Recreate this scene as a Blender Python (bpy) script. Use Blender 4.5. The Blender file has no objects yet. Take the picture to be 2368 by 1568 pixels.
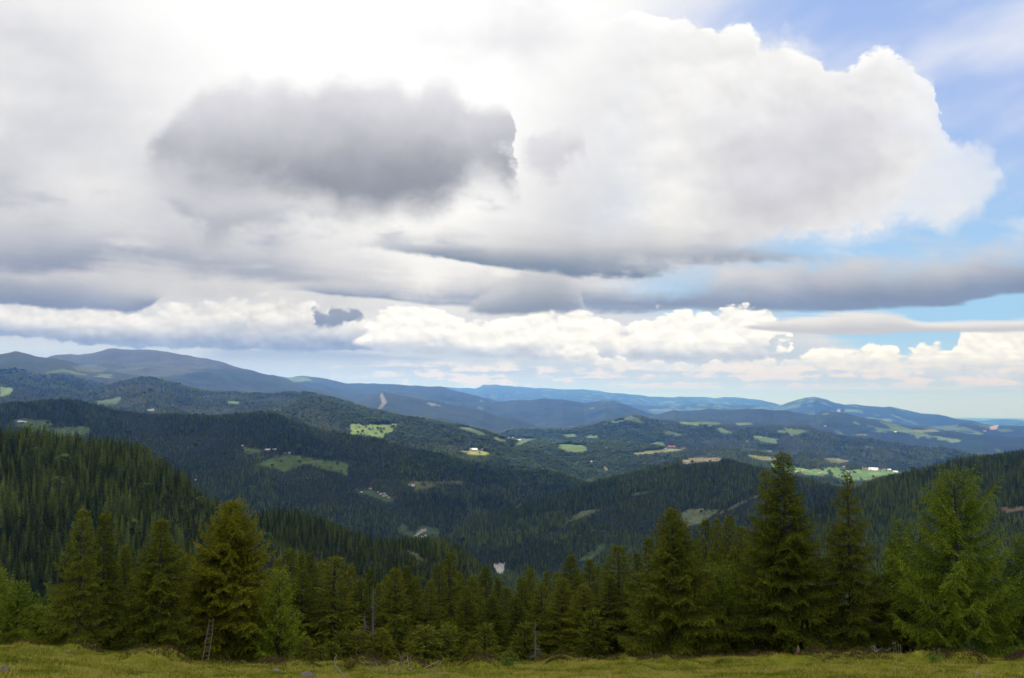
import bpy, math, random
import numpy as np

S = bpy.context.scene
COL = S.collection
R = math.radians

# ------------------------------------------------------------------ camera
PITCH = 4.43                                   # degrees above the horizontal
FPX = 1805.0                                   # focal length in units of a 2367 px wide picture
cam_data = bpy.data.cameras.new("camera")
cam_data.sensor_width = 36.0
cam_data.lens = FPX / 2367.0 * 36.0
cam_data.clip_start = 0.1
cam_data.clip_end = 400000.0
cam = bpy.data.objects.new("camera", cam_data)
cam.location = (0, 0, 0)                       # eye level is z = 0; the meadow lies 1.6 m below it
cam.rotation_euler = (R(90 + PITCH), 0, 0)
COL.objects.link(cam)
S.camera = cam

S.view_settings.view_transform = 'Standard'
S.view_settings.look = 'None'
S.view_settings.exposure = 0.35               # the photograph is exposed for the shaded slopes
S.view_settings.gamma = 1.0
S.view_settings.use_curve_mapping = False
S.cycles.use_denoising = True
S.cycles.denoiser = 'OPENIMAGEDENOISE'
S.cycles.max_bounces = 6
S.cycles.diffuse_bounces = 3
S.cycles.glossy_bounces = 1
S.cycles.transmission_bounces = 2
S.cycles.volume_bounces = 4
S.cycles.transparent_max_bounces = 4
S.cycles.sample_clamp_indirect = 3.0

# ------------------------------------------------------------------ sun behind the clouds, ahead and to the left
SUN_EL, SUN_AZ = 50.0, -30.0                   # azimuth from +Y, positive to the right
SUN_DIR = (math.cos(R(SUN_EL)) * math.sin(R(SUN_AZ)), math.cos(R(SUN_EL)) * math.cos(R(SUN_AZ)), math.sin(R(SUN_EL)))
sun_data = bpy.data.lights.new("sun", 'SUN')
sun_data.energy = 5.0
sun_data.angle = R(2.0)
sun_data.color = (1.0, 0.965, 0.90)
sun = bpy.data.objects.new("sun", sun_data)
sun.rotation_euler = (R(90 - SUN_EL), 0, R(180 - SUN_AZ))
COL.objects.link(sun)


def ang(x, y):
    """A direction given as a point of the photograph (2367 wide) -> (u, v) = (east/north, up/north) of the world direction."""
    X, Z = (x - 1183.5) / FPX, (784.0 - y) / FPX
    p = R(PITCH)
    wy, wz = math.cos(p) - Z * math.sin(p), Z * math.cos(p) + math.sin(p)
    return X / wy, wz / wy


def s2l(*c):
    """sRGB 0..255 -> linear"""
    return tuple(((v / 255.0) / 12.92 if v <= 10 else ((v / 255.0 + 0.055) / 1.055) ** 2.4) for v in c)
# ------------------------------------------------------------------ sky: clear air and layers of cloud by direction
world = bpy.data.worlds.new("World")
S.world = world
world.use_nodes = True
WT = world.node_tree
WT.nodes.clear()
STR = 0.1


class E:
    """A socket with arithmetic."""
    def __init__(s, sock): s.s = sock
    def __add__(a, b): return mth('ADD', a, b)
    def __radd__(a, b): return mth('ADD', b, a)
    def __sub__(a, b): return mth('SUBTRACT', a, b)
    def __rsub__(a, b): return mth('SUBTRACT', b, a)
    def __mul__(a, b): return mth('MULTIPLY', a, b)
    def __rmul__(a, b): return mth('MULTIPLY', b, a)
    def __truediv__(a, b): return mth('DIVIDE', a, b)


TREE = [WT]


def plug(inp, v):
    if isinstance(v, E): TREE[0].links.new(v.s, inp)
    else: inp.default_value = v


def mth(op, a, b=None, clamp=False):
    n = TREE[0].nodes.new('ShaderNodeMath'); n.operation = op; n.use_clamp = clamp
    plug(n.inputs[0], a)
    if b is not None: plug(n.inputs[1], b)
    return E(n.outputs[0])


def sstep(x, lo, hi, a=0.0, b=1.0):
    n = TREE[0].nodes.new('ShaderNodeMapRange'); n.interpolation_type = 'SMOOTHSTEP'
    plug(n.inputs[0], x); plug(n.inputs[1], lo); plug(n.inputs[2], hi); plug(n.inputs[3], a); plug(n.inputs[4], b)
    return E(n.outputs[0])


def lin(x, lo, hi, a=0.0, b=1.0):
    n = TREE[0].nodes.new('ShaderNodeMapRange')
    plug(n.inputs[0], x); plug(n.inputs[1], lo); plug(n.inputs[2], hi); plug(n.inputs[3], a); plug(n.inputs[4], b)
    return E(n.outputs[0])


def cmix(f, a, b):
    n = TREE[0].nodes.new('ShaderNodeMix'); n.data_type = 'RGBA'; n.clamp_factor = True
    plug(n.inputs[0], f)
    for k, v in ((6, a), (7, b)):
        plug(n.inputs[k], v if isinstance(v, E) else (*v, 1.0))
    return E(n.outputs[2])


def cscale(c, f):
    n = TREE[0].nodes.new('ShaderNodeMix'); n.data_type = 'RGBA'; n.blend_type = 'MULTIPLY'; n.inputs[0].default_value = 1.0
    plug(n.inputs[6], c if isinstance(c, E) else (*c, 1.0))
    m = TREE[0].nodes.new('ShaderNodeCombineXYZ')
    for k in range(3): plug(m.inputs[k], f)
    TREE[0].links.new(m.outputs[0], n.inputs[7])
    return E(n.outputs[2])


def vec(x, y, z=0.0):
    n = TREE[0].nodes.new('ShaderNodeCombineXYZ')
    plug(n.inputs[0], x); plug(n.inputs[1], y); plug(n.inputs[2], z)
    return E(n.outputs[0])


def noise(p, scale, detail=4.0, rough=0.5, dist=0.0, flat=True):
    """centred on 0, about -0.5..0.5"""
    n = TREE[0].nodes.new('ShaderNodeTexNoise'); n.noise_dimensions = '2D' if flat else '3D'
    plug(n.inputs['Vector'], p); n.inputs['Scale'].default_value = scale; n.inputs['Detail'].default_value = detail
    n.inputs['Roughness'].default_value = rough; n.inputs['Distortion'].default_value = dist
    return E(n.outputs['Fac']) - 0.5


def billow(p, scale, detail=2.0, rough=0.5):
    """cauliflower heads: about 0..1, high at the middle of a puff"""
    n = TREE[0].nodes.new('ShaderNodeTexVoronoi'); n.voronoi_dimensions = '2D'; n.feature = 'SMOOTH_F1'; n.normalize = True
    plug(n.inputs['Vector'], p); n.inputs['Scale'].default_value = scale; n.inputs['Detail'].default_value = detail
    n.inputs['Roughness'].default_value = rough; n.inputs['Smoothness'].default_value = 0.25
    return 1.0 - E(n.outputs['Distance'])


tc = WT.nodes.new('ShaderNodeTexCoord')
sep = WT.nodes.new('ShaderNodeSeparateXYZ')
WT.links.new(tc.outputs['Generated'], sep.inputs[0])
dx, dy, dz = E(sep.outputs[0]), E(sep.outputs[1]), E(sep.outputs[2])
ya = mth('MAXIMUM', mth('ABSOLUTE', dy), 0.12)
U = mth('DIVIDE', dx, ya)
V = mth('DIVIDE', dz, ya)
PIX = 1.0 / FPX                                # one unit of the photograph as an angle
U0, U1, V1 = -0.85, 0.85, 0.7
UN = (U - U0) * (1.0 / (U1 - U0))


def curve(pts, w=None):
    """A cloud outline: height above the horizon as a function of direction."""
    n = WT.nodes.new('ShaderNodeFloatCurve')
    cv = n.mapping.curves[0]
    q = sorted(((ang(x, y)[0] - U0) / (U1 - U0), ang(x, y)[1] / V1) for x, y in pts)
    q = [(min(max(a, 0.0), 1.0), min(max(b, 0.0), 1.0)) for a, b in q]
    if q[0][0] > 0: q.insert(0, (0.0, q[0][1]))
    if q[-1][0] < 1: q.append((1.0, q[-1][1]))
    while len(cv.points) < len(q): cv.points.new(0.5, 0.5)
    for pt, (a, b) in zip(cv.points, q):
        pt.location = (a, b); pt.handle_type = 'AUTO_CLAMPED'
    n.mapping.update()
    WT.links.new((UN if w is None else UN + w * (1.0 / (U1 - U0))).s, n.inputs['Value'])
    return E(n.outputs[0]) * V1


P = vec(U, V * 1.25)
warp = noise(P, 6.0, 3.0) 
PW = vec(U + warp * 0.05, V * 1.25 + noise(vec(U + 7.1, V), 6.0, 3.0) * 0.05)
nb = noise(P, 3.2, 2.5, 0.5)                   # broad
nf0 = noise(vec(U + 9.0, V * 1.25), 34.0, 3.0, 0.6)
nm = noise(PW, 11.0, 6.0, 0.58)                # middle, ragged
wb = nm * 0.045 + nf0 * 0.012
wq = noise(vec(U + 3.3, V * 1.25 + 1.7), 5.0, 2.0) * 0.05
nf = noise(PW, 30.0, 5.0, 0.6)                 # fine
bl = billow(PW, 15.0, 2.0, 0.5) - 0.55         # puffs
ns = noise(vec(U * 1.6, V * 14.0 + U * 0.8), 2.2, 5.0, 0.55, 0.3)   # long flat streaks
rel = bl - (billow(vec(U + warp * 0.05 + 0.006, V * 1.25 + 0.016), 15.0, 2.0, 0.5) - 0.55)  # lit from above


tz = noise(PW, 7.0, 9.0, 0.62)                 # ragged at every size
tzb = noise(vec(U + warp * 0.04 + 5.2, V * 1.25 + 2.4), 15.0, 7.0, 0.62)


def L(*c):                                     # a colour of the sky as it looks in the picture
    return s2l(*c)


def layer(sky, top, bot, et, eb, ctop, cbot, rt=0.0, rb=0.0, split=(0.15, 0.75), shade=None, alpha=None, span=None):
    """top, bot: outlines; et, eb: softness of the edges (picture units); rt, rb: added raggedness (sockets)."""
    a = sstep((top + rt) - V, -0.5 * PIX * et, PIX * et)
    b = sstep(V - (bot + rb), -eb * PIX * 0.5, eb * PIX)
    m = a * b
    if alpha is not None: m = m * alpha
    t = (V - bot) / mth('MAXIMUM', top - bot, 0.01) if span is None else lin(V, ang(1183, span[0])[1], ang(1183, span[1])[1])
    col = cmix(sstep(t + nm * 0.35, split[0], split[1]), cbot, ctop)
    if shade is not None: col = cscale(col, shade)
    return cmix(m, sky, col)


# clear air
nish = WT.nodes.new('ShaderNodeTexSky')
nish.sky_type = 'NISHITA'; nish.sun_disc = False
nish.sun_elevation = R(SUN_EL); nish.sun_rotation = R(SUN_AZ)
nish.altitude = 1600; nish.air_density = 1.0; nish.dust_density = 0.6; nish.ozone_density = 1.5
clear = cmix(0.9, cscale(E(nish.outputs[0]), STR), cmix(sstep(V, 0.0, 0.10), L(206, 226, 236), cmix(sstep(V, 0.12, 0.42), L(166, 212, 254), L(166, 193, 246))))
# thin high veil, thick to the left and overhead, gone in the upper right
veil = sstep((0.20 - U) + (V - 0.40) * 0.5 + nb * 0.16 + noise(vec(U * 0.6 + V * 1.2, V * 4 - U * 3.0), 2.4, 4.0) * 0.22, -0.16, 0.16)
veil = mth('MAXIMUM', veil, sstep(V, 0.62, 0.95))
sky = cmix(veil * sstep(V, 0.02, 0.16, 0.35, 1.0), clear, L(246, 246, 251))
cir = sstep(noise(vec(U * 1.0 + V * 1.4, V * 4.0 - U * 1.8), 1.8, 4.0, 0.5) + 0.02, -0.10, 0.40)
sky = cmix(cir * 0.8 * sstep(V, 0.1, 0.25), sky, L(238, 240, 250))

# the bright grey deck on the left; whitest where the sun stands behind it
glow = sstep(mth('ABSOLUTE', U + 0.17 + (V - 0.45) * 0.2) - (V - 0.30) * 0.9, 0.34, 0.02)
deck_m = sstep(0.26 - U + nb * 0.12 + (V - 0.36) * 0.25, -0.06, 0.16) * sstep(0.50 - U, 0.0, 0.2)
grey = nm * 0.30 + nb * 0.85 + noise(vec(U * 0.8, V * 2.6), 5.0, 3.0, 0.5) * 0.5
deck_c = cmix(sstep(grey - (0.36 - V) * 0.9 + U * 0.35 + 0.08, -0.42, 0.34), L(203, 205, 213), L(243, 243, 245))
deck_c = cmix(glow * 0.95, deck_c, (1.04, 1.04, 1.05))
sky = cmix(deck_m, sky, deck_c)
hz = sstep(nm * 0.5 + nb * 0.5 - mth('ABSOLUTE', U - 0.02) * 2.0 - mth('ABSOLUTE', V - 0.475) * 5.0, -0.40, 0.05)
sky = cmix(hz * 0.55, sky, L(214, 214, 222))

# the great bank of cloud on the right
top_b = curve([(700, 60), (1000, 75), (1200, 70), (1330, 62), (1450, 38), (1500, 58), (1590, 52), (1640, 68), (1690, 84), (1735, 84), (1760, 108), (1800, 104), (1840, 120), (1880, 136), (1930, 163), (1962, 155), (1990, 138), (2015, 130), (2060, 140), (2095, 148), (2125, 185), (2150, 205), (2165, 260), (2185, 320), (2240, 350), (2290, 366), (2320, 420), (2345, 520), (2367, 560)], wb * 0.7 + wq * 0.4)
bot_b = curve([(600, 660), (1200, 660), (1780, 560), (1830, 545), (1880, 548), (1940, 556), (2000, 530), (2070, 527), (2130, 532), (2180, 545), (2210, 520), (2240, 480), (2290, 450), (2325, 430), (2367, 500)], wb)
lav = sstep(nb * 0.5 + nm * 0.25 + mth('ABSOLUTE', (U - 0.36) * 0.8 - (V - 0.30) * 0.9) * 1.3 + mth('ABSOLUTE', U - 0.36) * 0.5, 0.00, 0.30)
colb = cmix(lav, L(214, 214, 221), L(244, 244, 244))
streak = noise(vec(U * 1.2 + V * 0.6, V * 4.2 - U * 1.3), 4.0, 3.0, 0.5)
shade_b = 1.0 + rel * 0.16 + streak * 0.22 + bl * 0.10 + tz * 0.14 + tzb * 0.06
thinr = sstep(U + tz * 0.22 + streak * 0.15 - (V - 0.30) * 0.35, 0.44, 0.64, 1.0, 0.15)
mb = thinr * sstep((top_b + bl * 0.045 + tzb * 0.06) - V, -4 * PIX, 8 * PIX + mth('MAXIMUM', tz, 0.0) * 0.05) * sstep(V - (bot_b + tz * 0.09 + tzb * 0.05), -10 * PIX, 30 * PIX) * sstep(U + nm * 0.16 + nb * 0.1 + (V - 0.36) * 0.2, 0.0, 0.22)
rim = sstep(top_b + bl * 0.06 - V, 45 * PIX, 0.0)
colb = cmix(rim * 0.85, colb, (1.02, 1.02, 1.02))
wisp = sstep((top_b + 0.012 + tz * 0.16) - V, -10 * PIX, 60 * PIX) * sstep(V - (bot_b - 0.015 + tz * 0.16), -20 * PIX, 70 * PIX) * sstep(U, 0.1, 0.25)
sky = cmix(wisp * 0.62, sky, L(238, 240, 246))
sky = cmix(mb, sky, cscale(colb, shade_b))

# flat grey sheets across the middle
s1t = curve([(600, 560), (820, 540), (900, 530), (1200, 530), (1500, 535), (1750, 550), (1900, 575), (2000, 600), (2100, 640)])
s1b = curve([(600, 600), (850, 585), (1000, 600), (1200, 625), (1350, 642), (1500, 640), (1650, 625), (1800, 605), (1950, 600), (2100, 640)])
sky = layer(sky, s1t, s1b, 70, 10, L(206, 207, 211), L(126, 142, 163), ns * 0.05 + tz * 0.05, ns * 0.03 + tzb * 0.02, (-0.05, 0.85), shade=1.0 + tz * 0.14 + ns * 0.16, alpha=sstep(U, -0.27, -0.08) * sstep(0.5 - U, 0.05, 0.2))
s3t = curve([(0, 500), (300, 520), (600, 560), (900, 640), (1100, 670)])
s3b = curve([(0, 640), (300, 610), (600, 640), (900, 690), (1150, 705)])
sky = layer(sky, s3t, s3b, 90, 30, L(198, 200, 209), L(146, 156, 178), ns * 0.06 + tz * 0.08, ns * 0.05 + tz * 0.04, (0.0, 0.95), shade=1.0 + tz * 0.24 + ns * 0.18, alpha=sstep(0.0 - U, -0.05, 0.12, 0.0, 0.9))
s2t = curve([(600, 640), (900, 655), (1300, 640), (1500, 640), (1700, 625), (1900, 600), (2000, 596), (2150, 598), (2367, 572)])
s2b = curve([(600, 668), (800, 690), (1000, 702), (1340, 722), (1600, 722), (1800, 722), (2000, 718), (2150, 712), (2260, 698), (2367, 680)])
sky = layer(sky, s2t, s2b, 60, 9, L(207, 208, 214), L(133, 148, 174), ns * 0.06 + tz * 0.09 + tzb * 0.03, ns * 0.02 + tzb * 0.016, (0.10, 1.0), shade=1.0 + ns * 0.34 + tz * 0.24 + tzb * 0.10, alpha=sstep(U, -0.33, -0.22))

# torn grey fragments in front of the deck
fr = sstep(tz * 0.9 + noise(vec(U * 1.3 + 4.0, V * 5.0), 3.4, 6.0, 0.6) * 1.1, 0.06, 0.34) * sstep(V, 0.14, 0.20) * sstep(0.40 - V, 0.0, 0.12) * sstep(0.36 - U, 0.0, 0.25)
sky = cmix(fr * 0.75, sky, cmix(sstep(V, 0.14, 0.32), L(168, 176, 192), L(196, 197, 206)))
lt = sstep(noise(vec(U * 1.2 + 8.0, V * 6.0 + U * 0.6), 3.6, 6.0, 0.6) + tz * 0.5, 0.10, 0.36) * sstep(V, 0.13, 0.19) * sstep(0.36 - V, 0.0, 0.12)
sky = cmix(lt * 0.6, sky, L(236, 237, 240))

# the dark grey cloud in the upper middle
g_t = curve([(300, 372), (345, 300), (375, 285), (400, 262), (440, 238), (470, 198), (520, 190), (555, 186), (600, 215), (650, 200), (700, 205), (770, 182), (850, 195), (900, 198), (960, 225), (1005, 203), (1060, 215), (1095, 238), (1130, 246), (1180, 238), (1222, 228), (1236, 245), (1222, 300), (1210, 380), (1200, 440)], wb)
g_b = curve([(300, 385), (400, 402), (470, 430), (560, 437), (650, 442), (740, 452), (800, 492), (860, 500), (910, 484), (960, 478), (1010, 476), (1050, 456), (1080, 436), (1110, 428), (1150, 430), (1195, 450), (1205, 440), (1240, 260)], wb + wq * 0.6)
g_side = sstep(U - ang(305, 380)[0] + tz * 0.12 + tzb * 0.05, 0.0, 0.04) * sstep(ang(1225, 300)[0] - U + (V - 0.30) * 0.28 + tz * 0.30 + tzb * 0.12, -0.01, 0.055)
sat = curve([(1150, 400), (1200, 330), (1250, 295), (1300, 285), (1345, 290), (1370, 400)], wb * 1.5)
satb = curve([(1150, 390), (1200, 390), (1270, 400), (1340, 350), (1370, 390)], wb * 1.5)
sky = layer(sky, sat, satb, 40, 40, L(220, 220, 227), L(204, 204, 213), tz * 0.12, tz * 0.12, alpha=0.75 * sstep(U, 0.0, 0.03) * sstep(0.11 - U, 0.0, 0.03))
w_t = curve([(300, 470), (400, 425), (560, 440), (760, 470), (900, 520)], wb * 1.5)
w_b = curve([(300, 460), (400, 505), (520, 535), (600, 535), (700, 500), (900, 500)], wb * 1.5)
sky = layer(sky, w_t, w_b, 55, 34, L(207, 208, 216), L(181, 183, 193), tz * 0.12, tz * 0.10 + tzb * 0.04, alpha=0.9 * sstep(U, -0.50, -0.44))
sky = layer(sky, g_t, g_b, 48 + tz * 50.0, 85, L(222, 222, 228), L(150, 153, 162), bl * 0.015 + tz * 0.07 + tzb * 0.03, tz * 0.08 - 0.010, (-0.05, 1.0), shade=1.0 + rel * 0.08 + tz * 0.26 + tzb * 0.10 + nb * 0.12, alpha=g_side, span=(450, 190))

# lower layers: a grey hump, the dark cloud on the left, lines of cumulus near the horizon
low_p = vec(U, V * 1.6)
lw = noise(low_p, 16.0, 3.0)
LPW = vec(U + lw * 0.02, V * 1.6 + lw * 0.012)
lb = billow(LPW, 34.0, 2.0, 0.5) - 0.55
lrel = lb - (billow(vec(U + lw * 0.02 + 0.003, V * 1.6 + lw * 0.012 + 0.010), 34.0, 2.0, 0.5) - 0.55)
ln = noise(LPW, 34.0, 5.0, 0.6)
lst = noise(vec(U * 1.5, V * 22.0), 5.0, 5.0, 0.58, 0.2)

base_t = curve([(0, 690), (400, 690), (800, 700), (1300, 715), (1850, 730), (1950, 790), (2100, 830), (2367, 850)])
base_b = curve([(0, 1000), (2367, 1000)])
sky = layer(sky, base_t, base_b, 40, 10, L(222, 224, 229), L(198, 209, 222), lst * 0.02, 0.0, (0.4, 0.9), shade=1.0 + lst * 0.22, alpha=0.95)
# left low bank
l1t = curve([(0, 715), (300, 722), (600, 700), (850, 730), (1000, 760), (1100, 790)])
l1b = curve([(0, 778), (150, 792), (300, 805), (450, 806), (560, 812), (700, 816), (850, 812), (1000, 806), (1100, 795)])
sky = layer(sky, l1t, l1b, 14, 6, L(238, 238, 239), L(150, 163, 188), lb * 0.03 + ln * 0.03, ln * 0.014, (0.05, 0.75), shade=1.0 + lrel * 0.45 + ln * 0.34 + tzb * 0.2, alpha=sstep(-0.02 - U, -0.03, 0.08))
# rain-grey air under it
r_t = curve([(300, 812), (560, 808), (800, 812), (1000, 830), (1300, 850), (1500, 870)])
r_b = curve([(0, 880), (500, 900), (1000, 890), (1200, 885), (1500, 880)])
sky = layer(sky, r_t, r_b, 8, 40, L(170, 183, 207), L(186, 198, 216), lst * 0.012, 0.0, (0.3, 0.7), alpha=0.9 * sstep(U, -0.42, -0.36) * sstep(0.16 - U, 0.0, 0.18))
# bright cumulus
c1t = curve([(820, 800), (860, 752), (900, 730), (960, 722), (1020, 722), (1060, 745), (1120, 758), (1170, 742), (1240, 735), (1300, 732), (1360, 734), (1415, 745), (1440, 775), (1480, 745), (1560, 730), (1640, 730), (1740, 722), (1780, 735), (1800, 765), (1830, 775), (1850, 830)], lw * 0.01 + ln * 0.012)
c1b = curve([(800, 800), (900, 815), (1000, 820), (1150, 828), (1300, 840), (1450, 832), (1600, 846), (1700, 848), (1800, 842), (1860, 845)])
sky = layer(sky, c1t, c1b, 9, 6, (1.03, 1.025, 1.01), L(196, 202, 214), lb * 0.045 + ln * 0.012, ln * 0.008, (0.08, 0.55), shade=1.0 + lrel * 0.55 + ln * 0.22, alpha=sstep(U + ln * 0.06 + lb * 0.03, -0.215, -0.17) * sstep(0.352 - U + ln * 0.10 + lb * 0.06 - (0.10 - V) * 0.4, 0.0, 0.012))
# small cumuli with dark bases further down
c2t = curve([(1100, 830), (1200, 822), (1300, 812), (1350, 800), (1400, 835), (1600, 845), (1850, 835), (1880, 815), (1930, 806), (1990, 820), (2020, 800), (2060, 812), (2100, 830), (2130, 808), (2160, 806), (2200, 815), (2225, 775), (2260, 768), (2367, 766)])
c2b = curve([(1100, 835), (1300, 850), (1500, 862), (1700, 868), (1900, 872), (2100, 880), (2250, 884), (2367, 886)])
sky = layer(sky, c2t, c2b, 7, 8, (1.01, 1.005, 0.99), L(205, 210, 220), lb * 0.035 + ln * 0.012, ln * 0.010, (0.05, 0.5), shade=1.0 + lrel * 0.5 + ln * 0.22, alpha=sstep(U + ln * 0.2, 0.0, 0.16))
# broken rows, warmer towards the horizon
rows = sstep(lst * 1.2 + ln * 0.9 + lb * 0.35, -0.06, 0.18) * sstep(V, 0.008, 0.024) * sstep(0.054 - V + ln * 0.01, 0.0, 0.014) * sstep(U + ln * 0.15, -0.30, -0.06)
sky = cmix(sstep(V, 0.006, 0.02) * sstep(0.058 - V, 0.0, 0.014) * 0.6, sky, L(203, 212, 222))
sky = cmix(rows * 0.9, sky, cmix(sstep(V, 0.015, 0.055), L(240, 225, 214), L(246, 242, 238)))
blue_gap = sstep(noise(vec(U * 1.2, V * 26.0), 3.0, 4.0, 0.5, 0.2), 0.05, 0.25) * sstep(V, 0.03, 0.045) * sstep(0.08 - V, 0.0, 0.02)
sky = cmix(blue_gap * 0.35, sky, L(184, 200, 222))

# clear gap on the right, between the sheets and the cumulus
# the two lens shaped clouds there
z_t = curve([(1680, 762), (1715, 754), (1800, 738), (1900, 726), (2000, 720), (2080, 724), (2130, 742), (2170, 745), (2260, 740), (2367, 738)])
z_b = curve([(1680, 756), (1715, 760), (1800, 768), (1900, 774), (2000, 775), (2100, 768), (2200, 768), (2300, 770), (2367, 768)])
sky = layer(sky, z_t, z_b, 10, 5, L(238, 237, 237), L(202, 203, 208), lst * 0.012, lst * 0.004, (0.2, 0.8), shade=1.0 + lst * 0.15, alpha=sstep(U, 0.28, 0.31))

# dark cloud low on the left
d_t = curve([(0, 612), (100, 625), (200, 640), (280, 655), (350, 665), (400, 690)])
d_b = curve([(0, 706), (100, 712), (200, 718), (300, 724), (340, 715), (400, 680)])
sky = layer(sky, d_t, d_b, 40, 8, L(190, 194, 205), L(136, 147, 170), tz * 0.06 + tzb * 0.03, tzb * 0.02, (0.0, 0.95), shade=1.0 + tz * 0.35 + tzb * 0.2, alpha=sstep(-0.42 - U + nm * 0.04, 0.0, 0.03))
# hump in the middle
h_t = curve([(1060, 730), (1090, 690), (1130, 660), (1180, 640), (1220, 618), (1270, 618), (1310, 630), (1335, 650), (1345, 690), (1365, 730)], wb * 0.6 + ln * 0.03)
h_b = curve([(1060, 728), (1100, 728), (1200, 728), (1300, 722), (1365, 728)])
sky = layer(sky, h_t, h_b, 22, 12, L(206, 209, 215), L(143, 152, 166), tz * 0.03 + tzb * 0.03, tzb * 0.02, (-0.05, 0.9), shade=1.0 + tz * 0.22 + tzb * 0.16, alpha=sstep(U - ang(1070, 690)[0] + tzb * 0.05, 0.0, 0.02) * sstep(ang(1352, 690)[0] - U + tzb * 0.05, -0.01, 0.04))
# small dark puffs
k_t = curve([(695, 745), (708, 735), (722, 735), (728, 716), (740, 716), (752, 722), (772, 711), (800, 716), (815, 712), (832, 714), (842, 735), (850, 745)], ln * 0.02)
k_b = curve([(695, 738), (708, 738), (730, 752), (780, 761), (820, 748), (842, 742), (850, 738)], ln * 0.02)
sky = layer(sky, k_t, k_b, 10, 12, L(154, 161, 177), L(142, 151, 169), ln * 0.03, ln * 0.03, shade=1.0 + ln * 0.15)
q_t = curve([(490, 780), (515, 755), (545, 735), (570, 740), (580, 780)], ln * 0.02)
q_b = curve([(490, 775), (540, 782), (575, 770), (580, 775)])
sky = layer(sky, q_t, q_b, 10, 10, L(204, 208, 216), L(184, 190, 203), ln * 0.02, ln * 0.02, alpha=0.85)

# light from the lowest sky has come through more blue air
lo = WT.nodes.new('ShaderNodeMix'); lo.data_type = 'RGBA'; lo.blend_type = 'MULTIPLY'; lo.inputs[0].default_value = 1.0
plug(lo.inputs[6], sky); plug(lo.inputs[7], cmix(sstep(V, 0.004, 0.016), (0.84, 0.74, 2.8), cmix(sstep(V, 0.01, 0.055), (0.97, 1.03, 1.18), (1.0, 1.0, 1.0))))
sky = E(lo.outputs[2])
# the rest of the sky (overhead, behind, under the horizon) is a plain overcast: clear air half hidden by grey cloud
rest = cmix(0.75, cscale(E(nish.outputs[0]), STR), cmix(noise(vec(dx, dy), 2.0, 2.0) + 0.5, L(205, 208, 214), L(250, 250, 252)))
front = mth('GREATER_THAN', dy, 0.25) * mth('LESS_THAN', V, 0.78) * mth('GREATER_THAN', V, -0.06) * mth('LESS_THAN', mth('ABSOLUTE', U), 0.85)
wo = WT.nodes.new('ShaderNodeOutputWorld')
mx = WT.nodes.new('ShaderNodeMixShader')
WT.links.new(front.s, mx.inputs[0])
for k, c in ((1, rest), (2, sky)):
    bg = WT.nodes.new('ShaderNodeBackground')
    WT.links.new(cscale(c, 0.785 / STR).s, bg.inputs['Color'])
    bg.inputs['Strength'].default_value = STR
    WT.links.new(bg.outputs[0], mx.inputs[k])
WT.links.new(mx.outputs[0], wo.inputs['Surface'])
world.cycles.sampling_method = 'MANUAL'
world.cycles.sample_map_resolution = 512
# ------------------------------------------------------------------ helpers
RNG = np.random.default_rng(7)


def tag(o, label=None, cat=None, group=None, kind=None):
    if label: o["label"] = label
    if cat: o["category"] = cat
    if group: o["group"] = group
    if kind: o["kind"] = kind
    return o


def empty(name, loc):
    o = bpy.data.objects.new(name, None)
    o.location = loc
    o.empty_display_size = 0.5
    COL.objects.link(o)
    return o


def link(name, me, parent=None, loc=None):
    o = bpy.data.objects.new(name, me)
    COL.objects.link(o)
    if parent is not None: o.parent = parent
    if loc is not None: o.location = loc
    return o


def mesh_np(name, co, faces, mats=(), mat_idx=None, smooth=False):
    """co (n,3); faces: one (m,3) or (m,4) array or a list of such arrays."""
    if not isinstance(faces, (list, tuple)): faces = [faces]
    faces = [f for f in faces if len(f)]
    me = bpy.data.meshes.new(name)
    co = np.ascontiguousarray(co, dtype=np.float32)
    me.vertices.add(len(co)); me.vertices.foreach_set("co", co.ravel())
    loops = np.concatenate([f.ravel() for f in faces]).astype(np.int32)
    tot = np.concatenate([np.full(len(f), f.shape[1], np.int32) for f in faces])
    me.loops.add(len(loops)); me.loops.foreach_set("vertex_index", loops)
    me.polygons.add(len(tot))
    me.polygons.foreach_set("loop_start", np.concatenate([[0], np.cumsum(tot)[:-1]]).astype(np.int32))
    me.polygons.foreach_set("loop_total", tot)
    if mat_idx is not None: me.polygons.foreach_set("material_index", np.asarray(mat_idx, np.int32))
    if smooth: me.polygons.foreach_set("use_smooth", np.ones(len(tot), bool))
    for m in mats: me.materials.append(m)
    me.update(calc_edges=True)
    return me


def hash2(ix, iy, seed):
    h = (ix.astype(np.int64) * 374761393 + iy.astype(np.int64) * 668265263 + seed * 1442695040) & 0xffffffff
    h = ((h ^ (h >> 13)) * 1274126177) & 0xffffffff
    return ((h ^ (h >> 16)) & 0xffff) / 65535.0


def vnoise(x, y, seed=0):
    """gradient noise, about -0.7..0.7"""
    ix, iy = np.floor(x), np.floor(y)
    fx, fy = (x - ix).astype(np.float32), (y - iy).astype(np.float32)
    ix, iy = ix.astype(np.int64), iy.astype(np.int64)
    ux, uy = fx * fx * fx * (fx * (fx * 6 - 15) + 10), fy * fy * fy * (fy * (fy * 6 - 15) + 10)

    def g(a, b):
        t = hash2(ix + a, iy + b, seed) * 6.2831853
        return np.cos(t) * (fx - a) + np.sin(t) * (fy - b)
    a = g(0, 0) * (1 - ux) + g(1, 0) * ux
    b = g(0, 1) * (1 - ux) + g(1, 1) * ux
    return (a * (1 - uy) + b * uy).astype(np.float32)


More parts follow.
